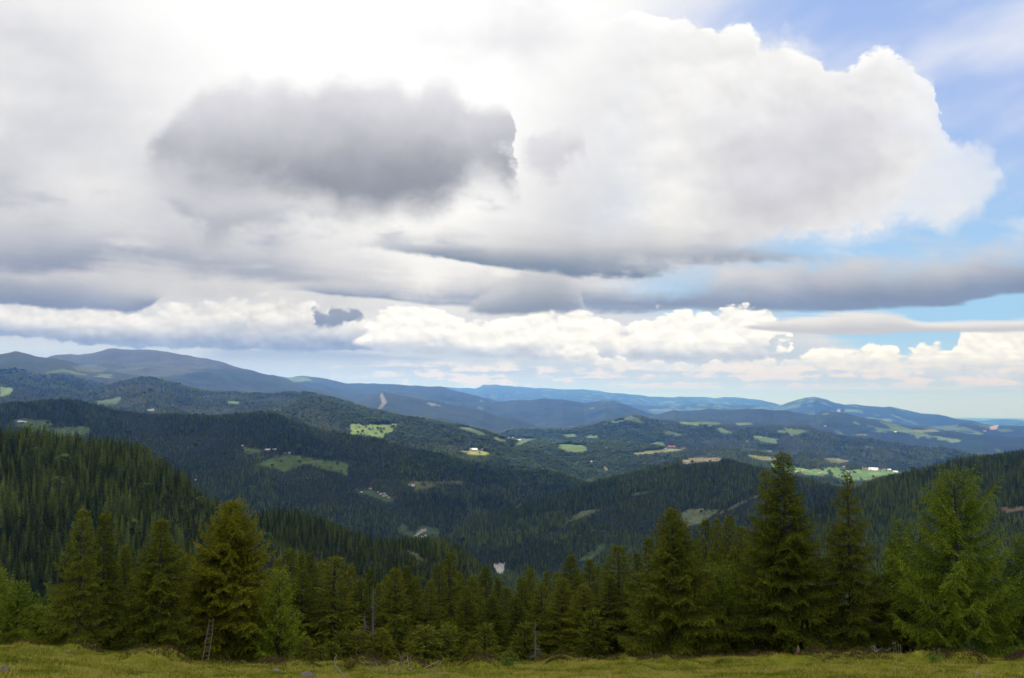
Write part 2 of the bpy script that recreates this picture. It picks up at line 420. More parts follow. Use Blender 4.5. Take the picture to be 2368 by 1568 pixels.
def fbm(x, y, wl, octaves, seed=0, gain=0.5, ridged=False):
    s, a, n = 0.0, 1.0, 0.0
    for k in range(octaves):
        v = vnoise(x / wl * 2 ** k + 17.3 * k, y / wl * 2 ** k - 9.1 * k, seed + k)
        if ridged: v = 0.35 - np.abs(v) * 1.4
        s = s + v * a; n += a; a *= gain
    return s / n


def in_poly(px, py, poly):
    m = np.zeros(px.shape, bool)
    q = np.array(poly, float)
    bb = (px >= q[:, 0].min()) & (px <= q[:, 0].max()) & (py >= q[:, 1].min()) & (py <= q[:, 1].max())
    if not bb.any(): return m
    x, y = px[bb], py[bb]
    r = np.zeros(x.shape, bool)
    for (x0, y0), (x1, y1) in zip(q, np.roll(q, -1, 0)):
        if y0 == y1: continue
        r ^= ((y0 > y) != (y1 > y)) & (x < (x1 - x0) * (y - y0) / (y1 - y0) + x0)
    m[bb] = r
    return m


def to_pix(x, y, z):
    """world point -> picture coordinates (2367 wide); only used to lay out the land cover and to skip what is out of view"""
    p = R(PITCH)
    fw = y * math.cos(p) + z * math.sin(p)
    up = z * math.cos(p) - y * math.sin(p)
    return 1183.5 + FPX * x / fw, 784.0 - FPX * up / fw


# ------------------------------------------------------------------ materials
def new_mat(name):
    m = bpy.data.materials.new(name)
    m.use_nodes = True
    t = m.node_tree
    TREE[0] = t
    b = next(n for n in t.nodes if n.type == 'BSDF_PRINCIPLED')
    b.inputs['Specular IOR Level'].default_value = 0.15
    b.inputs['Roughness'].default_value = 0.85
    return m, t, b


def node_out(t, typ, out, **kw):
    n = t.nodes.new(typ)
    for k, v in kw.items(): setattr(n, k, v)
    return E(n.outputs[out])


def attr(t, name, out='Color'):
    n = t.nodes.new('ShaderNodeAttribute'); n.attribute_name = name
    return E(n.outputs[out])


def plain_mat(name, c, rough=0.8, vary=0.25, scale=3.0, bump=0.0):
    m, t, b = new_mat(name)
    p = node_out(t, 'ShaderNodeTexCoord', 'Object')
    n = noise(p, scale, 4.0, 0.6, flat=False)
    plug(b.inputs['Base Color'], cscale(c, 1.0 + n * (vary * 2)))
    b.inputs['Roughness'].default_value = rough
    if bump:
        bn = t.nodes.new('ShaderNodeBump'); bn.inputs['Strength'].default_value = bump
        plug(bn.inputs['Height'], n); t.links.new(bn.outputs[0], b.inputs['Normal'])
    return m


def leaf_mat(name, cols, rnd=0.35, transl=0.25, obj_rnd=0.5):
    """foliage: cols = dark, mid, fresh; the per-leaf attribute 'tint' picks between them, each tree a little different"""
    m, t, b = new_mat(name)
    tint = attr(t, 'tint', 'Fac')
    orn = node_out(t, 'ShaderNodeObjectInfo', 'Random')
    geo = node_out(t, 'ShaderNodeNewGeometry', 'Position')
    big = noise(geo, 0.9, 2.0, flat=False)
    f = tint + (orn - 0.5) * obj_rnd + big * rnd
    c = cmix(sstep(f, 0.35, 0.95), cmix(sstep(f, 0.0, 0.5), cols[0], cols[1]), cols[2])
    plug(b.inputs['Base Color'], c)
    b.inputs['Roughness'].default_value = 0.7; b.inputs['Specular IOR Level'].default_value = 0.04
    tr = t.nodes.new('ShaderNodeBsdfTranslucent')
    plug(tr.inputs['Color'], cscale(c, 1.1))
    mx = t.nodes.new('ShaderNodeMixShader'); mx.inputs[0].default_value = transl
    out = next(n for n in t.nodes if n.type == 'OUTPUT_MATERIAL')
    t.links.new(b.outputs[0], mx.inputs[1]); t.links.new(tr.outputs[0], mx.inputs[2]); t.links.new(mx.outputs[0], out.inputs['Surface'])
    return m
# ------------------------------------------------------------------ an unseen cloud deck added above the frame: it lets soft light through and keeps the sun off the near hills
CL_H = 6500.0
gx_, gy_ = np.linspace(-19000, 15000, 131), np.linspace(-9000, 10400, 100)
CX, CY = np.meshgrid(gx_, gy_, indexing='ij')
edge = 9950 + 160 * np.sin(CX / 900.0) + 110 * np.sin(CX / 370.0 + 1)
CY = np.minimum(CY, edge)
thin = np.clip((edge - CY) / 1500, 0, 1) ** .5 * np.clip(np.minimum(15000 - CX, CX + 19000) / 1500, 0, 1) * np.clip((CY + 9000) / 1500, 0, 1)
lowc = CL_H + 40 + fbm(CX, CY, 1500, 4, 201) * 160 * thin
upc = lowc + 4 + (240 + 300 * np.abs(fbm(CX, CY, 1100, 4, 202))) * thin
ii = np.arange(CX.size).reshape(CX.shape)
q0 = np.stack([ii[:-1, :-1], ii[:-1, 1:], ii[1:, 1:], ii[1:, :-1]], -1).reshape(-1, 4)
n0 = CX.size
rim = np.concatenate([ii[:, 0], ii[-1, 1:], ii[-2::-1, -1], ii[0, -2:0:-1]])
qr = np.stack([rim, np.roll(rim, -1), np.roll(rim, -1) + n0, rim + n0], -1)
co = np.concatenate([np.stack([CX, CY, lowc], -1).reshape(-1, 3), np.stack([CX, CY, upc], -1).reshape(-1, 3)])
mat_shade_cloud = bpy.data.materials.new("shade_cloud"); mat_shade_cloud.use_nodes = True
t = mat_shade_cloud.node_tree; t.nodes.clear()
tl = t.nodes.new('ShaderNodeBsdfTranslucent'); tl.inputs['Color'].default_value = (.635, .635, .64, 1)
out = t.nodes.new('ShaderNodeOutputMaterial'); t.links.new(tl.outputs[0], out.inputs['Surface'])
tag(link("shade_clouds", mesh_np("shade_clouds", co, [q0, q0[:, ::-1] + n0, qr], [mat_shade_cloud], smooth=True)), kind="stuff")
# ------------------------------------------------------------------ the land: ridges set by where each crest stands, one sheet to the horizon
NAZ, ND = 1300, 1450
AZ = np.radians(np.linspace(-45, 45, NAZ))
DD = np.exp(np.linspace(math.log(58.0), math.log(125000.0), ND))
D_EDGE = 52.0                                  # where the near meadow breaks off
EDGE = [(-300, 1482), (0, 1497), (150, 1500), (240, 1512), (330, 1522), (420, 1528), (500, 1535), (640, 1538), (1000, 1538), (1200, 1534), (1400, 1528), (1600, 1524), (1800, 1519), (2000, 1518), (2367, 1526), (2700, 1526)]
_e = np.array([[math.atan(ang(x, y)[0]), ang(x, y)[1] * math.cos(math.atan(ang(x, y)[0]))] for x, y in EDGE])


def near_z(az, d):
    """meadow: a slope falling away from the eye, steeper past its edge"""
    te = np.interp(az, _e[:, 0], _e[:, 1])     # tangent of the depression of the edge
    s = (te * D_EDGE + 1.6) / D_EDGE
    t = np.maximum(d - D_EDGE, 0.0)
    return -1.6 + s * d - 0.16 * t * t / (t + 12.0)


RIDGES = [  # (crest points (x, y, km), front slope, back slope, height of the trees on it)
    ([(-200, 955, 1.05), (0, 993, 1.0), (100, 1008, .98), (200, 1028, .97), (290, 1033, .96), (350, 1063, .94), (400, 1098, .92), (470, 1140, .89), (540, 1184, .86), (600, 1222, .83), (650, 1248, .81), (700, 1275, .79), (760, 1310, .76), (820, 1350, .73), (900, 1400, .7)], .42, .5, 9),
    ([(520, 1225, 1.25), (600, 1195, 1.2), (640, 1185, 1.18), (700, 1193, 1.16), (760, 1212, 1.14), (820, 1238, 1.12), (880, 1256, 1.1), (930, 1248, 1.1), (1000, 1243, 1.1), (1050, 1257, 1.1), (1090, 1285, 1.08), (1120, 1318, 1.05), (1150, 1350, 1.02), (1200, 1400, .98), (1260, 1450, .95)], .40, .5, 9),
    ([(-200, 940, 5.1), (0, 932, 5.0), (80, 924, 5.0), (180, 927, 5.0), (250, 942, 4.9), (350, 954, 4.8), (450, 960, 4.7), (530, 957, 4.6), (580, 952, 4.6), (630, 954, 4.6), (680, 972, 4.6), (750, 992, 4.5), (850, 1012, 4.5), (950, 1032, 4.4), (1050, 1057, 4.4), (1130, 1077, 4.4), (1200, 1092, 4.5), (1260, 1087, 4.6), (1310, 1101, 4.6), (1340, 1112, 4.6), (1380, 1124, 4.5), (1420, 1150, 4.4)], .38, .35, 16),
    ([(1000, 1268, 2.7), (1050, 1236, 2.85), (1100, 1200, 3.05), (1200, 1169, 3.3), (1300, 1135, 3.45), (1400, 1110, 3.55), (1500, 1085, 3.6), (1560, 1070, 3.6), (1620, 1060, 3.6), (1680, 1060, 3.6), (1730, 1075, 3.5), (1780, 1090, 3.4), (1830, 1105, 3.3), (1900, 1116, 3.1), (1960, 1126, 2.9), (2050, 1150, 2.7), (2150, 1200, 2.5)], .27, .4, 13),
    ([(1800, 1260, 1.8), (1880, 1195, 1.9), (1960, 1138, 2.0), (2000, 1119, 2.0), (2060, 1105, 2.05), (2130, 1085, 2.1), (2200, 1070, 2.1), (2270, 1055, 2.1), (2367, 1039, 2.1), (2600, 1000, 2.1)], .33, .4, 12),
    ([(480, 985, 7.2), (540, 967, 7.1), (600, 949, 7.0), (660, 933, 7.0), (700, 919, 7.0), (740, 913, 7.0), (770, 923, 6.9), (800, 933, 6.8), (850, 943, 6.7), (950, 963, 6.5), (1050, 979, 6.4), (1100, 989, 6.3), (1150, 1004, 6.2), (1190, 1019, 6.2), (1230, 1032, 6.1), (1270, 1052, 6.0)], .24, .3, 14),
    ([(1100, 1045, 7.0), (1190, 1029, 7.0), (1240, 1020, 7.0), (1300, 1024, 7.0), (1400, 1019, 7.0), (1540, 1033, 7.0), (1600, 1038, 7.0), (1680, 1038, 6.9), (1760, 1044, 6.8), (1860, 1054, 6.7), (1920, 1064, 6.6), (2000, 1082, 6.5), (2070, 1094, 6.4), (2160, 1120, 6.3)], .17, .3, 12),
    ([(-200, 826, 10.5), (0, 820, 10.5), (35, 815, 10.5), (80, 822, 10.5), (160, 834, 10.4), (210, 852, 10.3), (300, 867, 10.2), (400, 887, 10), (500, 912, 10), (600, 938, 10)], .2, .3, 0),
    ([(60, 840, 14), (120, 820, 14), (180, 819, 14), (215, 816, 14), (250, 806, 14), (310, 809, 14), (360, 812, 14), (420, 822, 14), (480, 827, 13.8), (540, 847, 13.5), (590, 860, 13.4), (640, 872, 13.3), (700, 892, 13.2), (760, 907, 13.1), (840, 928, 13)], .22, .3, 0),
    ([(120, 935, 8.6), (200, 907, 8.5), (260, 888, 8.5), (330, 873, 8.5), (400, 888, 8.5), (480, 908, 8.5), (560, 911, 8.5), (640, 911, 8.5), (720, 910, 8.5), (800, 932, 8.5), (880, 955, 8.5)], .2, .3, 0),
    ([(540, 890, 18), (600, 872, 18), (630, 867, 18), (660, 872, 18), (700, 869, 18), (740, 873, 18), (800, 886, 18), (850, 886, 18), (920, 889, 18), (1000, 894, 18), (1020, 894, 18), (1060, 906, 17.6), (1130, 922, 17.2), (1180, 938, 17)], .14, .3, 0),
    ([(700, 945, 12.5), (790, 927, 12.5), (830, 919, 12.5), (870, 911, 12.4), (885, 906, 12.4), (930, 916, 12.3), (1000, 926, 12.2), (1050, 936, 12.1), (1120, 951, 12), (1190, 967, 12), (1260, 990, 12)], .17, .3, 0),
    ([(780, 905, 38), (940, 894, 38), (1050, 894, 38), (1097, 897, 38), (1108, 893, 38), (1117, 886, 38), (1140, 888, 38), (1160, 893, 38), (1190, 895, 38), (1200, 894, 38), (1240, 899, 38), (1330, 901, 38), (1345, 899, 38), (1400, 906, 38), (1500, 916, 39), (1600, 919, 40), (1700, 921, 40), (1760, 926, 40), (1830, 938, 40), (1900, 950, 40)], .08, .2, 0),
    ([(1700, 955, 27), (1760, 944, 27), (1800, 939, 27), (1825, 932, 27), (1845, 923, 27), (1862, 918, 27), (1880, 917, 27), (1912, 923, 27), (1950, 936, 27), (1985, 937, 27), (2015, 939, 27), (2060, 942, 27), (2090, 947, 27), (2130, 957, 27), (2250, 972, 27)], .11, .2, 0),
    ([(1060, 945, 17), (1140, 927, 17), (1200, 926, 17), (1260, 921, 17), (1300, 923, 17), (1350, 931, 17), (1400, 926, 17), (1430, 929, 17), (1460, 941, 16.8), (1500, 954, 16.5), (1560, 968, 16)], .14, .2, 0),
    ([(1320, 950, 27), (1420, 938, 27), (1500, 936, 27), (1560, 938, 27), (1650, 934, 27), (1720, 936, 27), (1800, 945, 27), (1900, 965, 27)], .08, .2, 0),
    ([(1100, 1003, 9.5), (1200, 987, 9.5), (1300, 990, 9.5), (1360, 980, 9.5), (1400, 967, 9.5), (1460, 956, 9.5), (1510, 966, 9.5), (1560, 972, 9.5), (1650, 977, 9.5), (1700, 982, 9.5), (1780, 982, 9.5), (1860, 984, 9.5), (1900, 992, 9.4), (1960, 1007, 9.3), (2050, 1022, 9.2), (2150, 1037, 9.1), (2240, 1047, 9), (2360, 1062, 9)], .15, .25, 0),
    ([(1460, 968, 15), (1560, 949, 15), (1600, 951, 15), (1640, 946, 15), (1700, 947, 15), (1760, 944, 15), (1820, 951, 15), (1870, 957, 15), (1900, 953, 15), (1950, 956, 15), (2010, 967, 14.8), (2080, 982, 14.5), (2130, 991, 14.3), (2250, 1002, 14), (2367, 1012, 14), (2600, 1030, 14)], .12, .2, 0),
    ([(2000, 1000, 19), (2080, 990, 19), (2130, 984, 19), (2250, 979, 19), (2300, 982, 19), (2367, 984, 19), (2600, 988, 19)], .08, .15, 0),
]

az2, d2 = np.meshgrid(AZ, DD, indexing='ij')
X2, Y2 = d2 * np.sin(az2), d2 * np.cos(az2)
_fd = np.log([58, 400, 1000, 2000, 3600, 6000, 10000, 20000, 45000, 125000])
_fz = [-60, -150, -310, -480, -660, -780, -880, -1010, -1230, -1230]
Z2 = np.interp(np.log(d2), _fd, _fz) + fbm(X2, Y2, 2600, 3, 50) * 0.012 * np.minimum(d2, 9000)
ramp = np.ones_like(d2)
ridge_id = np.full(d2.shape, -1, np.int8)
for k, (pts, sf, sb, tree_h) in enumerate(RIDGES):
    q = np.array([[math.atan(ang(x, y)[0]), ang(x, y)[1] * math.cos(math.atan(ang(x, y)[0])), km * 1000.0] for x, y, km in pts])
    dc = np.interp(AZ, q[:, 0], q[:, 2])
    zc = np.interp(AZ, q[:, 0], q[:, 1]) * dc - tree_h
    zc += fbm(AZ * 300, AZ * 0 + k * 3.3, 14.0 if q[0, 2] < 9000 else 11.0, 3, 70 + k, 0.5) * (0.0022 if q[0, 2] < 9000 else 0.0045) * dc
    off = np.maximum(np.maximum(q[0, 0] - AZ, AZ - q[-1, 0]), 0.0)
    zc = zc - off * dc * 0.4
    t = d2 - dc[:, None]
    rr = 0.05 * dc[:, None]
    g = np.sqrt(t * t + rr * rr) - rr
    z = zc[:, None] - g * np.where(t < 0, sf, sb)
    up = z > Z2
    ramp = np.where(up, g / (g + 0.05 * dc[:, None]), ramp)
    ridge_id[up] = k
    Z2 = np.maximum(Z2, z)
# low hills between the named ridges, row behind row
for k, (dk, lift, amp) in enumerate([(8300, 150, 200), (10600, 220, 260), (11600, 230, 280), (13300, 260, 300), (15500, 270, 320), (18500, 280, 340), (22500, 300, 380), (27000, 260, 380), (33000, 200, 380), (48000, 80, 300)]):
    zc = np.interp(math.log(dk), _fd, _fz) + lift + fbm(AZ * dk, AZ * 0 + 900.0 * k, 3600, 4, 120 + k, 0.55) * amp * 1.6
    dc = dk * (1 + 0.06 * fbm(AZ * 20, AZ * 0 + k, 4.0, 2, 140 + k))
    t = d2 - dc[:, None]; rr = 0.04 * dk
    g = np.sqrt(t * t + rr * rr) - rr
    z = zc[:, None] - g * np.where(t < 0, 0.16, 0.12)
    up = z > Z2
    ramp = np.where(up, g / (g + 0.05 * dk), ramp); ridge_id[up] = 100 + k
    Z2 = np.maximum(Z2, z)
fade = np.clip((d2 - 250) / 900, 0, 1) * ramp
Z2 += fade * ((fbm(X2, Y2, 900, 3, 11, 0.5, True) - 0.33) * 85 * np.minimum(1, d2 / 3500) + (fbm(X2, Y2, 300, 2, 21) - 0.35) * 20 * np.minimum(1, d2 / 3000)
              + (fbm(X2, Y2, 2600, 3, 31, 0.55, True) - 0.33) * 260 * np.clip((d2 - 6000) / 5000, 0, 1) + (fbm(X2, Y2, 1100, 3, 36, 0.5, True) - 0.33) * 130 * np.clip((d2 - 7500) / 3000, 0, 1))
Z2 -= d2 * d2 / 12742000.0 * (ridge_id < 0)    # the plain curves away
zn = near_z(az2, d2) - 0.25
wn = np.clip((d2 - 90) / 160, 0, 1); wn = wn * wn * (3 - 2 * wn)
Z2 = zn * (1 - wn) + np.minimum(Z2, np.maximum(zn, Z2)) * wn
Z2 = np.where(d2 < 90, zn, Z2)

TAN = Z2 / d2
RUN = np.maximum.accumulate(TAN, axis=1)
PREV = np.concatenate([np.full((NAZ, 1), -9.0), RUN[:, :-1]], axis=1)
VIS = TAN >= PREV - 1e-5
PX, PY = to_pix(X2, Y2, Z2)

# land cover: its own colour, and whether trees stand on it
FOREST_FAR = np.array([.0125, .0215, .0125]); FLOOR = np.array([.024, .030, .014])
GRASS1, GRASS2, HAY, ROCKC, SOIL = (.095, .140, .036), (.070, .108, .036), (.130, .135, .052), (.15, .145, .14), (.24, .17, .12)
cover = np.empty((NAZ, ND, 3), np.float32)
farw = np.clip((d2 - 7500) / 2000, 0, 1)[..., None]
cover[:] = FLOOR * (1 - farw) + FOREST_FAR * farw
WOODED = d2 > 70
# deciduous and mixed woods are lighter
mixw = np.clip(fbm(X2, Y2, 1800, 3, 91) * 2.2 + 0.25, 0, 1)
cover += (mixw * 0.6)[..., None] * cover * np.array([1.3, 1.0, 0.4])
# scattered fields beyond the near hills
fn = 0.50 * fbm(X2, Y2, 2600, 2, 95) + 0.85 * fbm(X2, Y2 * 0.5, 430, 3, 96)
low = np.clip((AZ[:, None] + 0.15) * 1.4, 0, 0.5) * np.clip((d2 - 9000) / 9000, 0, 1)
field = (fn > 0.29 - 0.34 * low) & (d2 > 7800)
shade3 = hash2(np.floor(X2 / 330), np.floor(Y2 / 520), 5)
cover[field] = (np.array(GRASS2) * (0.75 + 0.6 * shade3[field])[:, None])
# bare alpine tops of the far massif
alp = np.clip((Z2 - 430 - 140 * fbm(X2, Y2, 1500, 3, 97) * 2) / 90, 0, 1) * (d2 > 9000) * (AZ[:, None] < -0.2) * (d2 < 16000)
cover = cover * (1 - alp[..., None]) + np.array([.044, .046, .032]) * alp[..., None]


STREAK = [  # narrow strips of young growth on the right middle hill
    [(1300, 1212), (1345, 1190), (1420, 1160), (1490, 1133), (1495, 1140), (1420, 1170), (1350, 1200)], [(1440, 1262), (1520, 1215), (1600, 1172), (1668, 1140), (1672, 1146), (1600, 1184), (1520, 1228)],
    [(1560, 1292), (1640, 1225), (1750, 1150), (1758, 1156), (1650, 1238)], [(1230, 1240), (1290, 1222), (1330, 1228), (1260, 1252)], [(1840, 1200), (1900, 1170), (1980, 1150), (1985, 1157), (1900, 1182)],
    [(1330, 1150), (1400, 1128), (1460, 1112), (1462, 1118), (1400, 1136)], [(560, 1240), (600, 1262), (640, 1300), (610, 1300)], [(880, 1090), (960, 1102), (1000, 1128), (940, 1108)], [(700, 1130), (790, 1150), (800, 1160), (710, 1142)],
]
PATCH = [
    ([(27, 970), (68, 969), (116, 973), (123, 982), (102, 992), (164, 987), (208, 987), (205, 1005), (171, 1007), (113, 1010), (85, 1002), (44, 992)], GRASS1),
    ([(560, 1034), (611, 1041), (605, 1048), (567, 1048)], GRASS1),
    ([(591, 1074), (642, 1053), (670, 1050), (711, 1058), (758, 1063), (803, 1072), (804, 1098), (752, 1086), (711, 1072), (690, 1078), (663, 1091), (635, 1083)], GRASS1),
    ([(0, 894), (32, 898), (20, 913), (0, 917)], GRASS1), ([(526, 927), (553, 929), (553, 934), (526, 932)], GRASS1),
    ([(212, 927), (239, 925), (283, 917), (270, 934), (239, 934)], GRASS2),
    ([(165, 848), (215, 842), (252, 852), (235, 862), (180, 858)], (.055, .066, .034)), ([(260, 856), (320, 848), (420, 852), (470, 858), (380, 872), (300, 866)], (.055, .062, .034)),
    ([(662, 872), (700, 870), (722, 880), (680, 884)], GRASS1),
    ([(809, 981), (831, 979), (842, 985), (858, 981), (922, 979), (908, 999), (890, 1002), (887, 1013), (849, 1007), (810, 1005)], (.115, .165, .044)),
    ([(1061, 1043), (1087, 1041), (1122, 1044), (1134, 1050), (1129, 1053), (1083, 1051)], (.22, .24, .06)),
    ([(1055, 988), (1087, 988), (1125, 1004), (1115, 1009), (1087, 997)], GRASS2), ([(1143, 1009), (1174, 1018), (1167, 1022), (1139, 1015)], GRASS1),
    ([(1202, 1013), (1241, 1013), (1220, 1023), (1188, 1034), (1185, 1027)], GRASS1), ([(1279, 1034), (1293, 1027), (1346, 1029), (1363, 1037), (1346, 1046), (1311, 1043)], GRASS1),
    ([(1461, 1048), (1503, 1041), (1556, 1037), (1590, 1036), (1570, 1042), (1535, 1046), (1472, 1051)], (.17, .18, .06)), ([(1353, 1009), (1381, 1006), (1381, 1013), (1360, 1013)], GRASS1), ([(1302, 1005), (1330, 1003), (1335, 1009), (1310, 1010)], GRASS1),
    ([(933, 1118), (954, 1113), (1003, 1113), (1073, 1111), (1066, 1118), (1024, 1118), (989, 1128), (957, 1134), (961, 1125), (940, 1120)], HAY),
    ([(803, 1121), (835, 1135), (856, 1132), (873, 1139), (905, 1149), (912, 1158), (891, 1167), (877, 1153), (835, 1141)], GRASS2),
    ([(915, 1221), (933, 1209), (947, 1226), (957, 1230), (978, 1212), (1017, 1225), (1010, 1244), (960, 1250), (919, 1230)], GRASS2),
    ([(1307, 1198), (1346, 1181), (1395, 1176), (1374, 1184), (1328, 1202), (1307, 1211)], (.12, .14, .06)), ([(1332, 1300), (1388, 1254), (1409, 1258), (1363, 1296)], GRASS2),
    ([(1560, 1075), (1590, 1059), (1670, 1057), (1663, 1066), (1597, 1072)], (.16, .14, .08)), ([(1575, 1188), (1593, 1176), (1663, 1177), (1622, 1210), (1582, 1218)], (.12, .14, .07)),
    ([(1455, 1142), (1500, 1135), (1520, 1128), (1510, 1136), (1470, 1146)], (.11, .13, .06)), ([(1660, 1184), (1760, 1140), (1765, 1143), (1665, 1190)], (.10, .11, .06)),
    ([(1721, 1050), (1798, 1059), (1794, 1066), (1754, 1062)], HAY), ([(1745, 1042), (1787, 1042), (1785, 1046)], HAY),
    ([(1903, 1059), (1933, 1059), (1964, 1066), (1940, 1072), (1907, 1064)], HAY),
    ([(1759, 1072), (1801, 1070), (1827, 1076), (1867, 1086), (1936, 1081), (1954, 1088), (2002, 1085), (2070, 1086), (2090, 1092), (2040, 1100), (2006, 1111), (1958, 1112), (1920, 1097), (1880, 1099), (1830, 1092), (1795, 1082)], (.10, .17, .05)),
    ([(1568, 975), (1622, 977), (1612, 984), (1575, 980)], GRASS1), ([(1699, 978), (1736, 977), (1739, 982), (1706, 984)], GRASS1), ([(1809, 989), (1874, 997), (1830, 1008)], GRASS2),
    ([(2110, 995), (2160, 992), (2175, 998), (2120, 1001)], HAY), ([(1960, 1005), (2000, 1004), (2010, 1008)], HAY),
    ([(591, 1221), (615, 1232), (645, 1259), (640, 1266), (605, 1244)], (.13, .14, .05)), ([(936, 1272), (961, 1279), (982, 1296), (978, 1302), (947, 1282)], (.13, .14, .06)),
    ([(1188, 1174), (1204, 1162), (1206, 1167), (1195, 1176)], (.25, .27, .12)), ([(2305, 1176), (2367, 1168), (2367, 1180), (2327, 1184)], (.20, .15, .09)),
    ([(882, 906), (891, 920), (894, 931), (882, 946), (873, 946), (883, 931), (878, 918)], ROCKC), ([(985, 932), (996, 931), (1020, 939), (996, 938)], ROCKC),
    ([(1140, 1304), (1168, 1302), (1163, 1328), (1150, 1325)], (.46, .43, .41)), ([(2287, 987), (2310, 981), (2302, 993), (2288, 994)], (.36, .24, .20)), ([(1934, 946), (1941, 946), (1941, 953), (1934, 953)], (.26, .19, .17)),
    ([(1187, 1225), (1203, 1225), (1203, 1229), (1187, 1229)], (.3, .27, .23)), ([(1395, 1075), (1407, 1088), (1403, 1090), (1390, 1078)], SOIL), ([(340, 945), (356, 943), (358, 950), (342, 951)], ROCKC),
]
wob = fbm(PX, PY, 26, 3, 33) * 7.0
wob2 = fbm(PX + 400, PY, 26, 3, 34) * 3.5
ok = VIS & (d2 > 300)
PXv, PYv = np.where(ok, PX + wob, -9999), np.where(ok, PY + wob2, -9999)
for poly, c in PATCH:
    q_ = np.array(poly); small = np.ptp(q_[:, 0]) < 45 or np.ptp(q_[:, 1]) < 12
    m = in_poly(PXv - wob * .6, PYv - wob2 * .75, poly) if small else in_poly(PXv, PYv, poly)
    cover[m] = c
    WOODED &= ~m
WOODED &= ~(field & (d2 > 7800))

co = np.stack([X2, Y2, Z2], -1).reshape(-1, 3)
ii = np.arange(NAZ * ND).reshape(NAZ, ND)
quads = np.stack([ii[:-1, :-1], ii[1:, :-1], ii[1:, 1:], ii[:-1, 1:]], -1).reshape(-1, 4)

mat_land, t, b = new_mat("land")
cv = attr(t, 'cover')
gp = node_out(t, 'ShaderNodeNewGeometry', 'Position')
n0 = noise(gp, 1 / 700.0, 3.0, 0.6, flat=False)
n1 = noise(gp, 1 / 45.0, 4.0, 0.65, flat=False)
n2 = noise(gp, 1 / 260.0, 3.0, 0.6, flat=False)
plug(b.inputs['Base Color'], cscale(cv, 1.0 + n1 * 1.3 + n2 * 1.1 + n0 * 0.9))
b.inputs['Roughness'].default_value = 0.95
bp = t.nodes.new('ShaderNodeBump'); bp.inputs['Strength'].default_value = 0.9; bp.inputs['Distance'].default_value = 22.0
plug(bp.inputs['Height'], noise(gp, 1 / 30.0, 3.0, 0.7, flat=False)); t.links.new(bp.outputs[0], b.inputs['Normal'])

me = mesh_np("terrain", co, quads, [mat_land], smooth=True)
a = me.color_attributes.new("cover", 'FLOAT_COLOR', 'POINT')
a.data.foreach_set("color", np.concatenate([cover.reshape(-1, 3), np.ones((NAZ * ND, 1), np.float32)], 1).astype(np.float32).ravel())
tag(link("terrain", me), kind="structure")


def grid_at(az, d):
    """fractional indices into the land grid"""
    i = np.clip((az - AZ[0]) / (AZ[1] - AZ[0]), 0, NAZ - 1.001)
    j = np.clip((np.log(d) - math.log(DD[0])) / (math.log(DD[1]) - math.log(DD[0])), 0, ND - 1.001)
    return i, j


def land_z(az, d):
    i, j = grid_at(az, d)
    i0, j0 = i.astype(int), j.astype(int)
    fi, fj = i - i0, j - j0
    return (Z2[i0, j0] * (1 - fi) * (1 - fj) + Z2[i0 + 1, j0] * fi * (1 - fj) + Z2[i0, j0 + 1] * (1 - fi) * fj + Z2[i0 + 1, j0 + 1] * fi * fj)


def land_point(px, py):
    """the point of the land seen in that direction"""
    u, v = ang(px, py)
    az = math.atan(u)
    tn = v * math.cos(az)
    i = int(round((az - AZ[0]) / (AZ[1] - AZ[0])))
    j = int(np.argmax(RUN[i] >= tn)) if RUN[i, -1] >= tn else ND - 2
    d = DD[max(j, 1)]
    return d * math.sin(az), d * math.cos(az), float(Z2[i, max(j, 1)]), d
# ------------------------------------------------------------------ farms and hamlets
def hmat(name, c): return plain_mat(name, c, 0.8, 0.12, 0.3)


WALLS = {"white": hmat("white_render", (.72, .70, .66)), "cream": hmat("cream_render", (.66, .58, .45)), "wood": hmat("dark_wood", (.16, .11, .08)), "pink": hmat("pink_render", (.58, .42, .38))}
ROOFS = {"grey": hmat("grey_roof", (.33, .33, .34)), "pale": hmat("pale_roof", (.62, .61, .60)), "red": hmat("red_roof", (.42, .10, .06)), "brown": hmat("brown_roof", (.17, .11, .09))}


